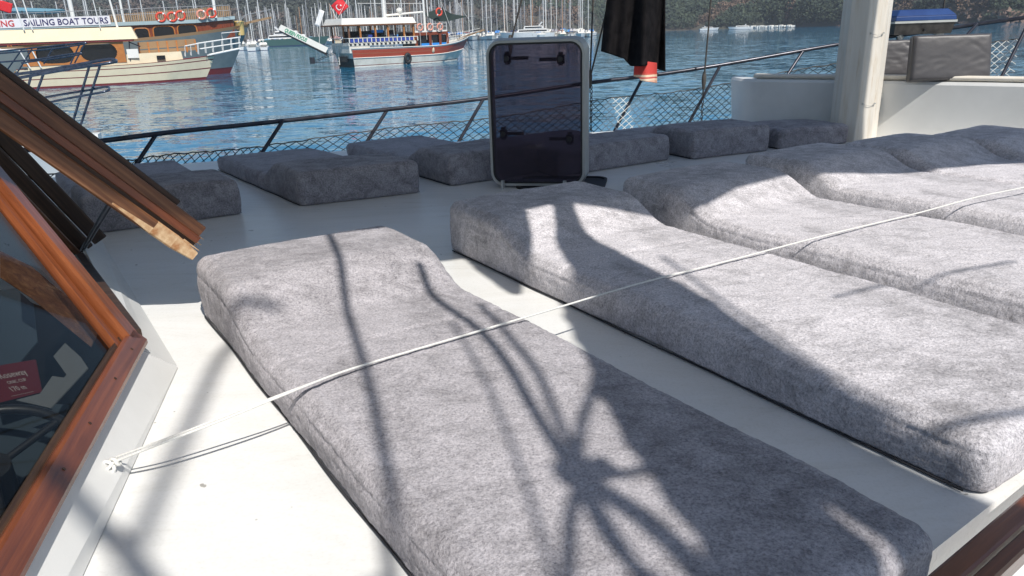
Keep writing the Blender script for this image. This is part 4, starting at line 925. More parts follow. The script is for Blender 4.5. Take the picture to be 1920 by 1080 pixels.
part(GL, 'canopy', M['offwhite'], lambda mb: slab(mb, -1.3, 8.2, 2.3, 5.2, 5.95, r=.25))
def g_in(mb):
    random.seed(3)
    for i in range(26): mb.box((random.uniform(.3, 7.6), random.uniform(-1.4, 1.6), 3.1 + random.uniform(0, .5)), (.5, .5, random.uniform(.5, 1.0)))
random.seed(3)
for i in range(22): part(GL, 'bench', M['console'] if i % 3 else M['blue'], lambda mb: mb.box((random.uniform(.3, 7.6), random.uniform(-1.4, 1.6), 3.1 + random.uniform(0, .5)), (.5, .5, random.uniform(.5, 1.0))))
part(GL, 'blue_cooler', M['blue_bright'], lambda mb: mb.box((3.6, -1.2, 4.3), (1.3, .5, .35)))
part(GL, 'inner_wall', M['dark_in'], lambda mb: mb.box((4.3, 1.9, 3.7), (6.5, .06, 1.4)))
part(GL, 'deckhouse_roof', M['offwhite'], lambda mb: slab(mb, 8.2, 13.0, 1.9, 3.95, 4.15, 0, 4.0, 4.2, hw2=1.5))
part(GL, 'deckhouse_fascia', M['redwood'], lambda mb: slab(mb, 8.15, 13.05, 1.93, 3.55, 3.96, 0, 3.65, 4.01, hw2=1.53))
for x in (8.3, 10.3, 11.8, 12.9): part(GL, 'deckhouse_post', M['redwood'], lambda mb: mb.box((x, -1.85 + .07 * max(0, x - 9), 3.0), (.32, .12, 1.5)))
part(GL, 'deckhouse_interior', M['glass_far'], lambda mb: slab(mb, 8.4, 12.8, 1.5, 2.1, 3.6))
part(GL, 'blue_curtain', M['blue_bright'], lambda mb: slab(mb, 9.0, 12.8, 1.88, 2.0, 2.55, hw2=1.55))
for x in (1.1, 2.5, 4.4, 5.8, 8.0): part(GL, 'porthole', M['black'], lambda mb: (lambda r_: mb.tube([(x, -r_[1] * .985 - .06, 1.35), (x, -r_[1] * .985 + .05, 1.35)], .12, 10))(rows[4][int(x / 15 * 36)]))
def g_tran(mb):
    mb.box((-.42, 0, 1.0), (.06, 2.2, .7)); 
part(GL, 'transom_door', M['black'], g_tran)
def g_lad(mb):
    for y in (-.55, -.15): mb.tube([(-.7, y + .9, .3), (-.75, y + .9, 2.7)], .045, 6)
    for z in [.4, .75, 1.1, 1.45, 1.8, 2.2]: mb.tube([(-.72, .35, z), (-.72, .75, z)], .04, 6)
part(GL, 'ladder', M['offwhite'], g_lad)
def g_plat(mb):
    for y in (2.2, 1.4): mb.tube([(-3.2, y, .75), (0, y, 2.0), (0, y, .5), (-3.2, y, .75)], .04, 6)
    mb.box((-3.3, 1.8, 1.0), (.4, .5, .8))
part(GL, 'swim_platform', M['steel_dark'], g_plat)
# gangway
GL.scale.z = ZS = .87
ga = GI @ py(612, 94, 88.3); gb = GI @ py(524, 51, 86.5); ga.z /= ZS; gb.z /= ZS
part(GL, 'gangway', M['offwhite'], lambda mb: mb.bar(ga, gb, .75, .7))
part(GL, 'gangway_underside', M['black'], lambda mb: mb.bar(ga + V((0, 0, -.50)), gb + V((0, 0, -.42)), .7, .30))  # black bar drawn for the dark underside of the gangway
gd = (ga - gb).normalized(); gu = V((0, 0, 1)); gside = gd.cross(gu).normalized(); gu = gside.cross(gd).normalized()
text_mesh('lettering', 'QUEEN FOCUS', .62, M['greenletter'], GL, gb + gd * .6 + gside * .39 + gu * -.22, gd, gu, .01, (ga - gb).length * .46, .02)
def mastfn(x, z0, z1, r, y=0, rake=0):
    return lambda mb: mb.tube([(x, y, z0), (x - rake, y, z1)], r, 8, r2=r * .7)
part(GL, 'mast', M['alu'], mastfn(5.4, 2.5, 17, .21)); part(GL, 'mast', M['alu'], mastfn(10.8, 2.3, 16, .16)); part(GL, 'mast', M['alu'], mastfn(11.3, 2.3, 9, .09))
part(GL, 'boom', M['offwhite'], lambda mb: mb.tube([(5.5, 0, 6.25), (10.6, 0, 6.6)], .14, 8)); part(GL, 'crosstree', M['offwhite'], lambda mb: mb.tube([(1, -2, 7.7), (9.5, -2, 7.6)], .03, 5))
part(GL, 'radar_dome', M['offwhite'], lambda mb: mb.lathe((7.4, 0, 6.0), [(.1, 0), (.1, .5), (.35, .7), (.35, 1.0), (.1, 1.2)], 12))
part(GL, 'sun_shade', M['shade_green'], lambda mb: mb.add([(10.8, -1.2, 5.9), (12.2, -.3, 5.35), (14.4, 0, 5.35), (17.2, .0, 5.9), (15.2, .5, 6.3), (13.6, .4, 7.1), (11.2, 1.0, 6.4)], [(0, 1, 5, 6), (1, 2, 4, 5), (2, 3, 4)], 0))
def g_rail(mb):
    for z in (4.65, 5.05): mb.tube([(8.3, -1.8, z - .05), (13.0, -1.5, z + .05)], .025, 5)
    for i in range(8): mb.tube([(8.4 + i * .65, -1.8 + i * .04, 4.1), (8.4 + i * .65, -1.8 + i * .04, 5.1)], .022, 5)
    for z in (3.0, 3.4, 3.75): mb.tube([(13.0, -1.6, z - .1), (16.0, -.9, z + .1), (19.0, 0, z + .5)], .03, 5)
    for i in range(7): f = i / 6; mb.tube([(13 + 3.1 * f, -1.6 + 1.3 * f, 2.5 + .4 * f), (13 + 3.1 * f, -1.6 + 1.3 * f, 3.75 + .3 * f)], .03, 5)
part(GL, 'bow_rail', M['offwhite'], g_rail)
part(GL, 'bowsprit', M['slat'], lambda mb: mb.bar((15.5, 0, 2.9), (19.6, 0, 4.0), .4, .16))
part(GL, 'anchor_gear', M['steel_dark'], lambda mb: (mb.tube([(16.8, 0, 3.0), (17.6, 0, 1.4)], .04, 5), mb.tube([(16.0, 0, 2.2), (16.9, -.2, 1.0)], .03, 5), mb.tube([(17.2, 0, 1.5), (18.0, 0, 1.3)], .04, 5)))
def g_stays(mb):
    for a, b_ in (((5.7, 0, 16), (-.6, 0, 5.9)), ((10.8, 0, 15), (18.3, 0, 4.1)), ((10.8, 0, 15.5), (14, -1.5, 3)), ((5.7, 0, 16), (6.8, -2.2, 3)), ((5.7, 0, 16), (4.2, -2.2, 3)), ((10.8, 0, 15.5), (9.7, -2.0, 3)), ((8.6, -2.3, 4.8), (8.6, -2.35, 1.2)), ((12.6, -2.1, 3.2), (12.4, -1.8, 1.6))): mb.tube([a, b_], .022, 4)
part(GL, 'stays', M['rope'], g_stays)
def gp(p): return GW @ V((p[0], p[1], p[2] * ZS))
dirG = (cos(YAW - pi / 2), sin(YAW - pi / 2), 0)
for i, x in enumerate((8.9, 10.3, 11.7)): lifebuoy(gp((x, -1.9, 4.62)), None, ('leftmost', 'middle', 'rightmost')[i] + ' faded lifebuoy on the roof rail of the red-planked boat', M['ring_pale'], dirG, .36, 'faded lifebuoys on the red-planked boat')
lifebuoy(gp((12.3, -1.0, 6.55)), None, 'orange lifebuoy in front of the dark green sun shade', M['ring'], dirG, .4)
mb = MB(); mb.torus((0, 0, 0), dirG, .34, .17, 20, 8); o = mb.build('tyre_fender', M['rubber']); o.location = gp((6.6, -2.5, .75)); o.scale = (1, 1, 1.3); tag(o, 'black tyre fender hanging on the red-planked hull', 'fender')
mb = MB(); mb.lathe((0, 0, 0), [(.05, .45), (.2, .3), (.22, 0), (.2, -.3), (.05, -.42)], 12); mb.tube([(0, 0, .4), (0, 0, 1.0)], .02, 4); o = mb.build('boat_fender', M['cream']); o.location = gp((10.2, -2.35, 1.75)); tag(o, 'white sausage fender beside the blue curtain of the red-planked boat', 'fender')
# flags
def flag(loc, w_, h_, rz, m_, label, emblem=None, tilt=0, pole=None):
    root = thing('flag', loc, label, 'flag', None, rz); nx, nz = 14, 8; mb = MB()
    R = Matrix.Rotation(tilt, 3, 'Y')
    def fp(u, v_): return R @ V((u * w_, .07 * sin(u * 7 + v_ * 2), v_ * h_))
    mb.add([fp(i / nx, j / nz) for j in range(nz + 1) for i in range(nx + 1)], [(j * (nx + 1) + i, j * (nx + 1) + i + 1, (j + 1) * (nx + 1) + i + 1, (j + 1) * (nx + 1) + i) for j in range(nz) for i in range(nx)], 0, True)
    o = mb.build('flag_cloth', m_, root); o.modifiers.new('t', 'SOLIDIFY').thickness = .02
    if emblem:
        mb = MB(); n_ = 24; outer = []; inner = []
        for i in range(n_ + 1):
            a_ = radians(40 + 280 * i / n_); outer.append((.36 + .17 * cos(a_), .5 + .25 * sin(a_)))
        for i in range(n_ + 1):
            a_ = radians(50 + 260 * i / n_); inner.append((.40 + .135 * cos(a_), .5 + .2 * sin(a_)))
        vs = [fp(u, v_) + V((0, -.04, 0)) for u, v_ in outer] + [fp(u, v_) + V((0, -.04, 0)) for u, v_ in inner]
        mb.add(vs, [(i, i + 1, n_ + 2 + i, n_ + 1 + i) for i in range(n_)])
        st5 = [(.60 + (.075 if i % 2 == 0 else .03) * cos(radians(180 + i * 36)), .5 + (.11 if i % 2 == 0 else .045) * sin(radians(180 + i * 36))) for i in range(10)]
        mb.add([fp(*p) + V((0, -.045, 0)) for p in st5], [tuple(range(10))]); mb.build('crescent_and_star', M['flagwhite'], root)
    mb = MB(); mb.tube([V((0, 0, -pole)) if pole else V((0, 0, -.5)), R @ V((0, 0, h_ + .2))], .03, 6); mb.build('flagstaff', M['alu'], root)
flag(py(636, 29, 88.6), 1.45, 1.3, radians(8), M['flagred'], 'red flag with white crescent and star above the stern canopy', True, radians(-38), 1.2)
flag(py(590, 47, 88.6), .55, 1.8, radians(8), M['flagwhite'], 'white and pale blue flag hanging left of the red flag', None, radians(24), 4.0)

# ---- cream boat
YC_ = radians(23.5); c0 = pz(52, 166.5, WZ); CB = thing('cream_boat', c0, 'cream wooden boat with maroon stripes, long cream canopy and white bow platform', 'boat', 'tour boats in the bay', YC_)
def shC(u): return 1.55 + .35 * max(0, u - .3) ** 2 / .3 + .1 * (1 - u)
mb, rows = hull_mesh(14.3, 3.6, shC, 0, 1.15, .3, [(-.4, 1), (.04, 1), (.10, 0), (.44, 1), (.49, 0), (.80, 1), (.845, 0), (.97, 1), (1.0, 1)], stern_w=.8)
mb.build('hull', [M['cream'], M['maroon']], CB)
part(CB, 'raised_deck', M['cream'], lambda mb: slab(mb, 8.1, 12.7, 1.5, 1.6, 2.5, 0, 1.8, 2.55, hw2=1.0, r=.08))
part(CB, 'cabin_window', M['glass_far'], lambda mb: mb.box((10.9, -1.33, 2.12), (.7, .2, .34)))
part(CB, 'side_wall', M['cream'], lambda mb: slab(mb, .6, 8.1, 1.62, 1.5, 1.95))
part(CB, 'cabin_inner', M['glass_far'], lambda mb: slab(mb, .8, 7.9, 1.35, 1.9, 3.4))
def c_wood(mb):      # honey wood panel with rounded window openings
    x0, x1, zb, zt, y = .3, 8.1, 1.85, 3.62, -1.62
    holes = [(-.3, .95, 2.05, 3.45), (1.4, 4.2, 2.0, 3.5), (4.7, 7.5, 2.05, 3.5)]
    edges = [x0]
    N = 160
    for i in range(N):
        xa = lerp(x0, x1, i / N); xb = lerp(x0, x1, (i + 1) / N)
        def hb(x):
            for a, b_, lo, hi in holes:
                if a < x < b_:
                    t = abs((x - (a + b_) / 2) / ((b_ - a) / 2)); k_ = (1 - t ** 4) ** .5; c_ = (lo + hi) / 2; return c_ - (c_ - lo) * k_, c_ + (hi - c_) * k_
            return None
        A_ = hb((xa + xb) / 2)
        if A_ is None: mb.box(((xa + xb) / 2, y, (zb + zt) / 2), (xb - xa, .1, zt - zb))
        else:
            mb.box(((xa + xb) / 2, y, (zb + A_[0]) / 2), (xb - xa, .1, A_[0] - zb)); mb.box(((xa + xb) / 2, y, (zt + A_[1]) / 2), (xb - xa, .1, zt - A_[1]))
part(CB, 'window_wall', M['honey'], c_wood)
part(CB, 'canopy', M['canvas_cream'], lambda mb: slab(mb, -1.4, 9.3, 1.9, 3.75, 4.75, 0, 3.75, 4.75, r=.35))
part(CB, 'canopy_valance', M['maroon'], lambda mb: slab(mb, -1.0, 8.9, 1.84, 3.58, 3.76))
def c_deckrail(mb):
    for z in (2.6, 3.0, 3.3): mb.bar((9.2, 1.4, z), (14.0, .9, z + .15), .04, .3)
part(CB, 'slat_rail', M['slat'], c_deckrail)
def c_rp(mb):
    for i in range(7): f = i / 6; mb.box((9.2 + 4.8 * f, 1.36 - .5 * f, 2.9 + .1 * f), (.12, .12, 1.1))
part(CB, 'slat_rail_posts', M['honey'], c_rp)
def c_bow(mb_):
    mb = MB()
    for y, s_ in ((-1, -1), (1, 1)):
        P = [(13.4, 1.15 * y, 3.0), (15.2, .95 * y, 3.2), (17.0, .7 * y, 3.35), (20.2, .5 * y, 3.6)]
        mb.tube(P, .05, 6); mb.tube([(p[0], p[1], p[2] - .5) for p in P[1:]], .04, 6)
        for x, h_ in ((13.4, .9), (14.1, .9), (15.0, .9), (15.9, .9), (16.8, .95), (18.0, 1.0), (19.1, 1.0), (20.1, 1.0)): 
            zt = 3.0 + (x - 13.4) * .088; yy = (1.15 - (x - 13.4) * .1) * y; mb.tube([(x - .1, yy, zt - h_), (x, yy, zt)], .04, 6)
        mb.tube([(16.2, .75 * y, 2.15), (20.0, .5 * y, 2.6)], .07, 6)
    mb.bar((15.9, 0, 2.12), (20.1, 0, 2.58), 1.1, .08); mb.tube([(20.2, -.5, 3.6), (20.2, .5, 3.6)], .05, 6); mb.tube([(20.1, -.5, 2.9), (20.1, .5, 2.9)], .04, 6)
    mb.tube([(18, -.62, 3.42), (18, -.62, 4.0), (20.3, -.5, 4.1), (20.2, -.5, 3.5)], .035, 6)
    k_ = lambda x: 13.0 + (x - 13.4) * .72
    mb_.add([(k_(x), y, z) for x, y, z in mb.v], mb.f)
part(CB, 'bow_platform', M['white'], c_bow)
part(CB, 'locker', M['offwhite'], lambda mb: mb.box((8.7, -1.3, 2.55), (.9, .5, .75)))
part(CB, 'windlass', M['steel_dark'], lambda mb: (mb.tube([(8.4, -1.5, 2.0), (8.6, -1.5, 3.6)], .05, 6), mb.tube([(8.6, -1.4, 3.5), (9.4, -1.3, 3.1)], .05, 6)))
part(CB, 'mast', M['alu'], mastfn(7.9, 4.0, 11, .10, 0, .6))
for a, b_, r in (((1.0, -1.8, 4.7), (.6, -1.8, 8.6), .06), ((1.6, -1.8, 4.7), (1.35, -1.8, 7.8), .05), ((6.6, -1.8, 4.7), (6.4, -1.8, 8.5), .04)): part(CB, 'pole', M['alu'], lambda mb: mb.tube([a, b_], r, 6))
def c_sternmess(mb):
    random.seed(11)
    for i in range(34):
        a = V((random.uniform(-4, 1.2), random.uniform(-1.8, .5), random.uniform(.3, 1.6))); mb.bar(a, a + V((random.uniform(-1.5, 1.5), random.uniform(-.3, .3), random.uniform(-.4, .9))), .08, .08)
part(CB, 'stern_gear', M['slat'], c_sternmess)
part(CB, 'stern_davit', M['white'], lambda mb: (mb.tube([(-1.9, -1.7, 4.4), (-1.7, -1.7, 3.5), (-.9, -1.7, 3.2), (.4, -1.7, 3.2)], .11, 6), mb.tube([(.3, -1.8, 3.2), (.8, -1.8, 1.7)], .06, 6), mb.tube([(1.2, -1.8, 3.2), (1.6, -1.8, 1.7)], .06, 6)))

# ---- big brown boat behind
YB = radians(25); bb = pz(428, 137.5, WZ) + V((0, 0, 0)); LB = 34.0
b0_ = bb - V((cos(YB), sin(YB), 0)) * LB
BB = thing('brown_tour_boat', b0_, 'long grey-hulled tour boat with red-brown wooden deckhouse and white banner behind the cream boat', 'boat', 'tour boats in the bay', YB)
def shB(u): return 3.3 + .3 * u + 1.35 * u ** 4
mb, rows = hull_mesh(LB, 6.4, shB, 0, 2.9, .3, [(-.4, 1), (.10, 1), (.13, 0), (.93, 2), (1.0, 2)], full=.83, n=50)
mb.build('hull', [M['greyhull'], M['maroon'], M['slat']], BB)
# cabin x-range: local x for a pixel column measured along the near side
def bx(px, y=-2.2):         # local x on the boat where pixel column px meets the vertical plane of the near side
    d = ray(px, 80); o_ = V((0, 0, CH)) - V(b0_); c_, s_ = cos(-YB), sin(-YB)
    ox = o_.x * c_ - o_.y * s_; oy = o_.x * s_ + o_.y * c_; dx = d.x * c_ - d.y * s_; dy = d.x * s_ + d.y * c_
    t = (y - oy) / dy; return ox + dx * t
def bz(px, pyy, y=-2.2):
    d = ray(px, pyy); o_ = V((0, 0, CH)) - V(b0_); c_, s_ = cos(-YB), sin(-YB)
    oy = o_.x * s_ + o_.y * c_; dy = d.x * s_ + d.y * c_; t = (y - oy) / dy; return o_.z + d.z * t
ya = -2.5; yb = -1.5
xa, xb, xm = bx(-40, ya), bx(443, ya), bx(374, ya)
zf = lambda px, p: bz(px, p, ya)
y2 = -1.5; xb = bx(443, y2); z2 = lambda p: bz(443, p, y2); xm = bx(374, -2.42)
part(BB, 'deckhouse', M['redwood'], lambda mb: slab(mb, xa, xm, 2.42, 1.9, zf(100, 53), 0, 3.0, zf(374, 42)))
part(BB, 'front_deckhouse', M['redwood'], lambda mb: slab(mb, xm + .01, xb, 2.42, 3.0, zf(374, 42.2), 0, z2(68), z2(37), hw2=1.5))
part(BB, 'roof', M['roof_blue'], lambda mb: slab(mb, xa, xm, 2.7, zf(100, 54.5), zf(100, 47), 0, zf(374, 43), zf(374, 36.5)))
part(BB, 'front_roof', M['roof_blue'], lambda mb: slab(mb, xm + .01, xb + .2, 2.7, zf(374, 43), zf(374, 36.5), 0, z2(36), z2(30), hw2=1.75))
for (p0, p1, yt, ybm) in ((-8, 12, 64, 92), (20, 60, 62, 90), (70, 120, 62, 90), (130, 180, 60, 88), (190, 245, 58, 86), (256, 282, 54, 82), (292, 330, 50, 82), (338, 372, 47, 79)):
    x0, x1 = bx(p0, ya), bx(p1, ya); z0, z1 = zf((p0 + p1) / 2, ybm), zf((p0 + p1) / 2, yt)
    fr_ = part(BB, 'window', M['glass_far'], lambda mb: mb.prism([V((lerp(x0, x1, .5) + (x1 - x0) / 2 * math.copysign(abs(cos(a_)) ** .45, cos(a_)), -2.40, (z0 + z1) / 2 + (z1 - z0) / 2 * math.copysign(abs(sin(a_)) ** .45, sin(a_)))) for a_ in [2 * pi * i / 24 for i in range(24)]], (0, -.06, 0)))
    f2 = part(fr_, 'window_frame', M['honey'], lambda mb: mb.tube([V((lerp(x0, x1, .5) + ((x1 - x0) / 2 + .06) * math.copysign(abs(cos(a_)) ** .45, cos(a_)), -2.46, (z0 + z1) / 2 + ((z1 - z0) / 2 + .06) * math.copysign(abs(sin(a_)) ** .45, sin(a_)))) for a_ in [2 * pi * i / 24 for i in range(25)]], .07, 5))
rr0, rr1 = bx(210, -2.6), bx(440, -2.6)
def b_rail(mb):
    for h_ in (.5, 1.0): mb.tube([(bx(-30, -2.6), -2.6, zf(-30, 50) + h_), (rr1, -2.5, zf(440, 29) + h_)], .025, 5)
    for i in range(34): f = i / 33; x = lerp(bx(-30, -2.6), rr1, f); z = lerp(zf(-30, 50), zf(440, 29), f); mb.tube([(x, -2.6, z), (x, -2.6, z + 1.05)], .022, 5)
part(BB, 'roof_rail', M['alu_grey'], b_rail)
def b_slats(mb):
    for i in range(60): f = i / 59; x = lerp(bx(215, 2.2), bx(440, 2.2), f); z = lerp(bz(215, 48, 2.2), bz(440, 30, 2.2), f); mb.box((x, 2.3, z + .5), (.12, .05, 1.1))
part(BB, 'far_side_rail', M['slat'], b_slats)
part(BB, 'pale_blue_awning', M['tarp_blue'], lambda mb: mb.prism([V((bx(16, -1), -1, bz(16, 20, -1))), V((bx(45, -1), -1, bz(45, 13.5, -1))), V((bx(134, -1), -1, bz(134, 17, -1))), V((bx(100, -1), -1, bz(100, 21, -1)))], (0, 2.0, -.2)))
for p_ in (18, 55, 98): part(BB, 'awning_pole', M['steel_dark'], lambda mb: mb.tube([(bx(p_, -1), -1, bz(p_, 20, -1)), (bx(p_, -1), -1, bz(p_, 50, -1))], .05, 6))
part(BB, 'foredeck', M['slat'], lambda mb: slab(mb, xb + .3, LB + 2.2, 1.6, 4.3, 4.45, 0, 4.8, 5.0, hw2=.4))
part(BB, 'bowsprit', M['slat'], lambda mb: mb.bar((LB + 2.0, 0, 4.9), (LB + 5.2, 0, 5.5), .5, .22))
part(BB, 'bow_rail', M['alu_grey'], lambda mb: [mb.tube([(xb + .3, y, 5.0), (LB + 2.6, y * .4, 5.8), (LB + 5.2, y * .2, 6.3)], .03, 5) for y in (-1.9, 1.9)] + [mb.tube([(LB + x, -.9 + x * .08, 4.8 + x * .15), (LB + x, -.9 + x * .08, 5.6 + x * .15)], .03, 5) for x in (0, 1, 2, 3, 4, 5)])
part(BB, 'mooring_stay', M['rope_dark'], lambda mb: (mb.tube([(LB + .6, 0, 1.2), (LB + 4.5, -1.2, -.2)], .02, 4)))
# masts of the brown boat
for x, r, z1 in ((bx(147, 0), .22, 24), (bx(240, 0), .12, 22), (bx(412, 0), .17, 22), (bx(20, 0), .18, 24)): part(BB, 'mast', M['alu'], mastfn(x, 4.5, z1, r))
# banner
BW = Matrix.Translation(b0_) @ Matrix.Rotation(YB, 4, 'Z')
yb_ = -2.75; x0, x1 = bx(-75, yb_), bx(215, yb_); zb0, zb1 = bz(-75, 56, yb_), bz(206, 46, yb_); hB = bz(206, 29.5, yb_) - bz(206, 46, yb_)
og = BW @ V((x0, yb_, zb0)); root = thing('banner', og, 'white banner reading SAILING BOAT TOURS in navy letters on the roof rail', 'banner', None, YB)
part(root, 'banner_cloth', M['banner'], lambda mb: mb.prism([V((0, 0, 0)), V((x1 - x0, 0, zb1 - zb0)), V((x1 - x0, 0, zb1 - zb0 + hB)), V((0, 0, hB))], (0, .04, 0)))
bdir = V((x1 - x0, 0, zb1 - zb0)).normalized()
def btext(s_, p0, p1, m_):
    p0 += 9; p1 += 9
    xs_ = bx(p0, yb_) - x0; xe = bx(p1, yb_) - x0; base_ = bdir * (xs_ / bdir.x); text_mesh('lettering', s_, hB * .98, m_, root, base_ + V((0, -.02, hB * .17)), bdir, (0, 0, 1), .01, (xe - xs_), .012)
btext('DING', -16, 26, M['redletter']); btext('SAILING BOAT TOURS', 44, 202, M['navy'])
dirB = (cos(YB - pi / 2), sin(YB - pi / 2), 0)
for i, (px, pyy, m_) in enumerate(((310, 32, 'ring'), (331, 31.5, 'ring'), (347, 29, 'ring'), (386, 27.5, 'ring_pale'), (405, 24.5, 'ring'))):
    lifebuoy(BW @ V((bx(px, -2.7), -2.7, bz(px, pyy, -2.7))), None, ('leftmost red lifebuoy', 'second red lifebuoy from left', 'third red lifebuoy from left', 'faded greyish lifebuoy', 'rightmost red lifebuoy')[i] + ' on the roof edge of the brown boat', M[m_], dirB, .40, 'lifebuoys on the brown boat')
mb = MB(); mb.lathe((0, 0, 0), [(.42, 0), (.46, .5), (.5, 1.25), (.55, 1.3), (.55, 1.4), (.1, 1.45)], 16); o = mb.build('drum', M['yellow']); o.location = BW @ V((bx(453, -.6), -.6, bz(453, 66, -.6))); tag(o, 'ochre yellow drum on the foredeck of the brown boat', 'drum')
flag(BW @ V((bx(-2, -2), -2, bz(0, 14, -2))), 1.6, .9, YB, M['flagred'], 'red flag at the top left corner above the brown boat', None, radians(20), 1.5)

# ================================================================== MARINA
def sailboat(hullm, coverm, mastm, L=11, hm=15, cat='sailing boat'):
    root = thing('sailboat', (0, 0, 0), 'x', cat, 'sailboats moored in the marina')
    mb, rows = hull_mesh(L, L * .31, lambda u: 1.15 + .35 * u, 0, .9, .1, [(-.3, 1), (.08, 1), (.12, 0), (.78, 2), (.84, 0), (1.0, 0)], n=14); mb.build('hull', [hullm, M['hull_navy'], coverm], root)
    part(root, 'cabin', M['offwhite'], lambda mb: (slab(mb, L * .25, L * .72, L * .09, 1.2, 1.85, r=.15), slab(mb, L * .22, L * .40, L * .10, 1.85, 2.5, r=.25)))
    part(root, 'mast', mastm, lambda mb: (mb.tube([(L * .55, 0, 1.4), (L * .55, 0, hm)], .085 + .004 * L, 6), mb.tube([(L * .55, -1.1, hm * .48), (L * .55, 1.1, hm * .48)], .03, 4), mb.tube([(L * .55, -.8, hm * .72), (L * .55, .8, hm * .72)], .03, 4)))
    part(root, 'boom', coverm, lambda mb: mb.tube([(L * .54, 0, 2.7), (L * .3, 0, 2.75), (L * .12, 0, 2.7)], [.24, .2, .1], 8))
    part(root, 'rigging', M['alu_grey'], lambda mb: [mb.tube([(L * .55, 0, hm), p], .022, 4) for p in ((L + .7, 0, 1.6), (0, 0, 1.3), (L * .5, -1.5, 1.4), (L * .5, 1.5, 1.4))])
    part(root, 'spray_hood', coverm, lambda mb: slab(mb, L * .14, L * .26, L * .11, 2.0, 2.75, r=.3))
    return root
kinds = [(sailboat(M['offwhite'], M['hull_navy'], M['alu'], 11, 15.5), 'white sailboat, navy sail cover'),
         (sailboat(M['white'], M['offwhite'], M['alu'], 12.5, 18), 'tall white sailboat, pale cover'),
         (sailboat(M['hull_navy'], M['tarp_blue'], M['alu_grey'], 13, 17), 'dark-hulled sailboat'),
         (sailboat(M['cream'], M['maroon'], M['alu_wood'], 14, 14.5), 'cream yacht, brown mast'),
         (sailboat(M['offwhite'], M['blue_bright'], M['alu_grey'], 10, 12.5), 'small sailboat, blue cover')]
random.seed(21); spots = []
# far rows: water line about 340 m away; px column gives the place
px = 470
while px < 1110:
    row = random.choice((0, 0, 1)); wl = lerp(87.0, 68.5, (px - 470) / 640.) + (0 if row == 0 else -1.3)
    spots.append((px, wl, 0)); px += random.uniform(4.6, 8.2)
px = 500
while px < 880: spots.append((px, lerp(86, 76, (px - 500) / 380) - 2.0, 1)); px += random.uniform(7, 11)
# nearer rows behind the tour boats, left
px = 4
while px < 520: spots.append((px, lerp(111, 96, px / 520) + random.uniform(-3, 3), 2)); px += random.uniform(19, 30)
spots.sort(); used = set(); ordw = {}
zones = [(-10, 130, "behind the banner"), (130, 250, "behind the banner's right end"), (250, 350, "behind the red lifebuoys"), (350, 440, "behind the brown deckhouse's right end"), (440, 540, "left of the raised gangway"), (540, 610, "behind the raised gangway"), (610, 700, "behind the red gulet's canopy"), (700, 800, "behind the red gulet's masts"), (800, 890, "behind the red gulet's bow"), (890, 960, "left of the hatch lid"), (960, 1040, "above the hatch lid's left half"), (1040, 1120, "above the hatch lid's right half")]
NUM = ['first', 'second', 'third', 'fourth', 'fifth', 'sixth', 'seventh', 'eighth', 'ninth', 'tenth', 'eleventh', 'twelfth', 'thirteenth', 'fourteenth', 'fifteenth', 'sixteenth', 'seventeenth', 'eighteenth', 'nineteenth', 'twentieth', 'twenty-first', 'twenty-second', 'twenty-third', 'twenty-fourth', 'twenty-fifth'] + ['twenty-' + q for q in ('sixth', 'seventh', 'eighth', 'ninth')] + ['thirtieth'] + ['thirty-' + q for q in ('first', 'second', 'third', 'fourth', 'fifth', 'sixth')]
for (x, wl, rw_) in spots:
    kd = random.choices(range(5), (4, 3, 1.5, 1, 2))[0]; src, desc = kinds[kd]
    if kd in used: o = copy_tree(src)
    else: o = src; used.add(kd)
    p = pz(x, wl, WZ); o.location = p; s_ = random.uniform(.8, 1.12) if rw_ != 2 else random.uniform(.75, 1.0)
    o.scale = (s_,) * 3; o.rotation_euler.z = random.choice((pi / 2, -pi / 2, pi / 2)) + random.uniform(-.3, .3) - atan2(p.x, p.y)
    z_ = [z for a, b_, z in zones if a <= x < b_][0]; ordw[(desc, z_)] = ordw.get((desc, z_), 0) + 1
    o['label'] = desc + ', ' + NUM[ordw[(desc, z_)] - 1] + ' from left ' + z_
for i, (src, d_) in enumerate(kinds):
    if i not in used:
        for c in list(src.children): bpy.data.objects.remove(c)
        bpy.data.objects.remove(src)
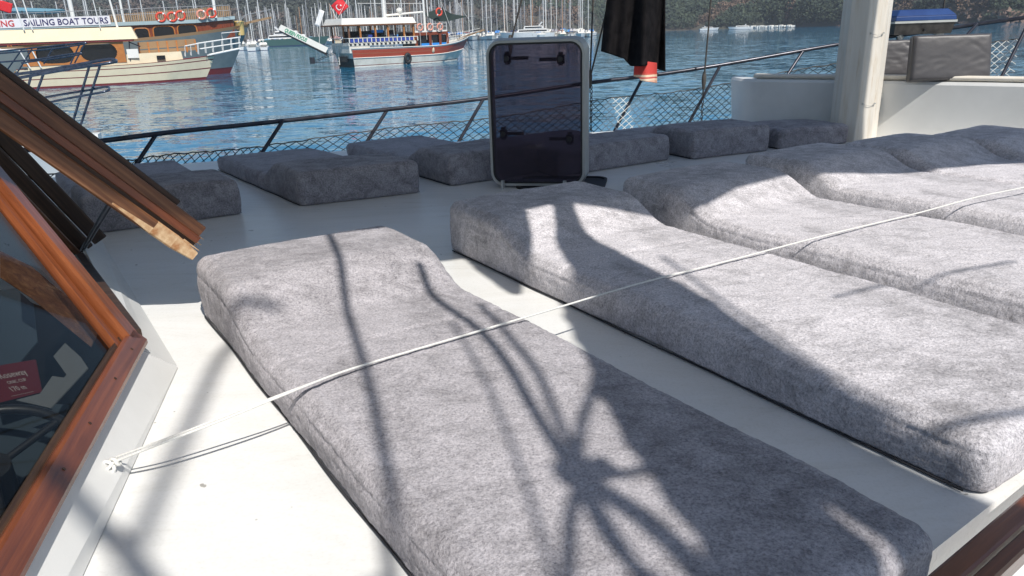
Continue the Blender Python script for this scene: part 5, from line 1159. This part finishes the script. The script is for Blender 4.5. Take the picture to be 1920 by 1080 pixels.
# motor boats with hull in the marina gaps
def motorboat(L, label, loc, rz, m1=None, decks=2):
    root = thing('motor_yacht', loc, label, 'motor yacht', None, rz)
    mb, rows = hull_mesh(L, L * .26, lambda u: L * .10 + L * .035 * u, 0, L * .09, .1, [(-.3, 1), (.06, 1), (.10, 0), (1.0, 0)], n=16); mb.build('hull', [m1 or M['white'], M['hull_navy']], root)
    for k_ in range(decks):
        z = L * .12 + k_ * L * .06; a = L * (.12 + .1 * k_); b_ = L * (.72 - .12 * k_)
        part(root, 'cabin', M['white'], lambda mb: slab(mb, a, b_, L * (.10 - .015 * k_), z, z + L * .055, r=L * .02))
        part(root, 'window_band', M['glass_far'], lambda mb: slab(mb, a + L * .02, b_ - L * .035, L * (.10 - .015 * k_) - .0 + .02, z + L * .018, z + L * .04))
    part(root, 'radar_arch', M['white'], lambda mb: mb.bar((L * .3, 0, L * (.12 + .06 * decks)), (L * .24, 0, L * (.18 + .06 * decks)), L * .12, L * .02))
    return root
motorboat(15, 'white motor yacht anchored before the rocky shore at top right', pz(1862, 42, WZ), radians(-4))
motorboat(9, 'small white motor boat by the far shore left of the mast', pz(1408, 54.5, WZ), radians(175), None, 1)
motorboat(8, 'tiny white boat by the far shore beside the dark shroud', pz(1312, 57.5, WZ), radians(5), None, 1)
motorboat(24, 'broad white motor yacht moored in the marina gap left of the raised gangway', pz(492, 88, WZ), radians(8), M['hull_green'], 2)
motorboat(18, 'white motor yacht moored above the hatch lid amid the sailboats', pz(1040, 71, WZ), radians(170), None, 2)
# pale jetty line at the foot of the wood, right
mb = MB(); a = pz(1340, 54.6, WZ); b_ = pz(1490, 51.0, WZ)
for i in range(40):
    f = i / 40; c = a.lerp(b_, f + random.uniform(0, .02)); mb.box(c + V((0, 0, .5)), (random.uniform(1, 3), 1.2, random.uniform(.5, 1.4)))
tag(mb.build('beach_line', M['offwhite']), 'pale line of beach furniture and rocks at the foot of the green wood', None, None, 'stuff')

# ================================================================== AIR
mb = MB(); mb.box((0, 250, (WZ - 3 + 60) / 2), (2040, 1140, 60 - (WZ - 3)))
m = bpy.data.materials.new('thin_haze'); m.use_nodes = True; n = m.node_tree.nodes; n.remove(n['Principled BSDF'])
pv = n.new('ShaderNodeVolumePrincipled'); pv.inputs['Color'].default_value = (.80, .88, 1, 1); pv.inputs['Density'].default_value = .00045; pv.inputs['Anisotropy'].default_value = .2
m.node_tree.links.new(pv.outputs[0], n['Material Output'].inputs['Volume'])
tag(mb.build('haze', m), kind='stuff')
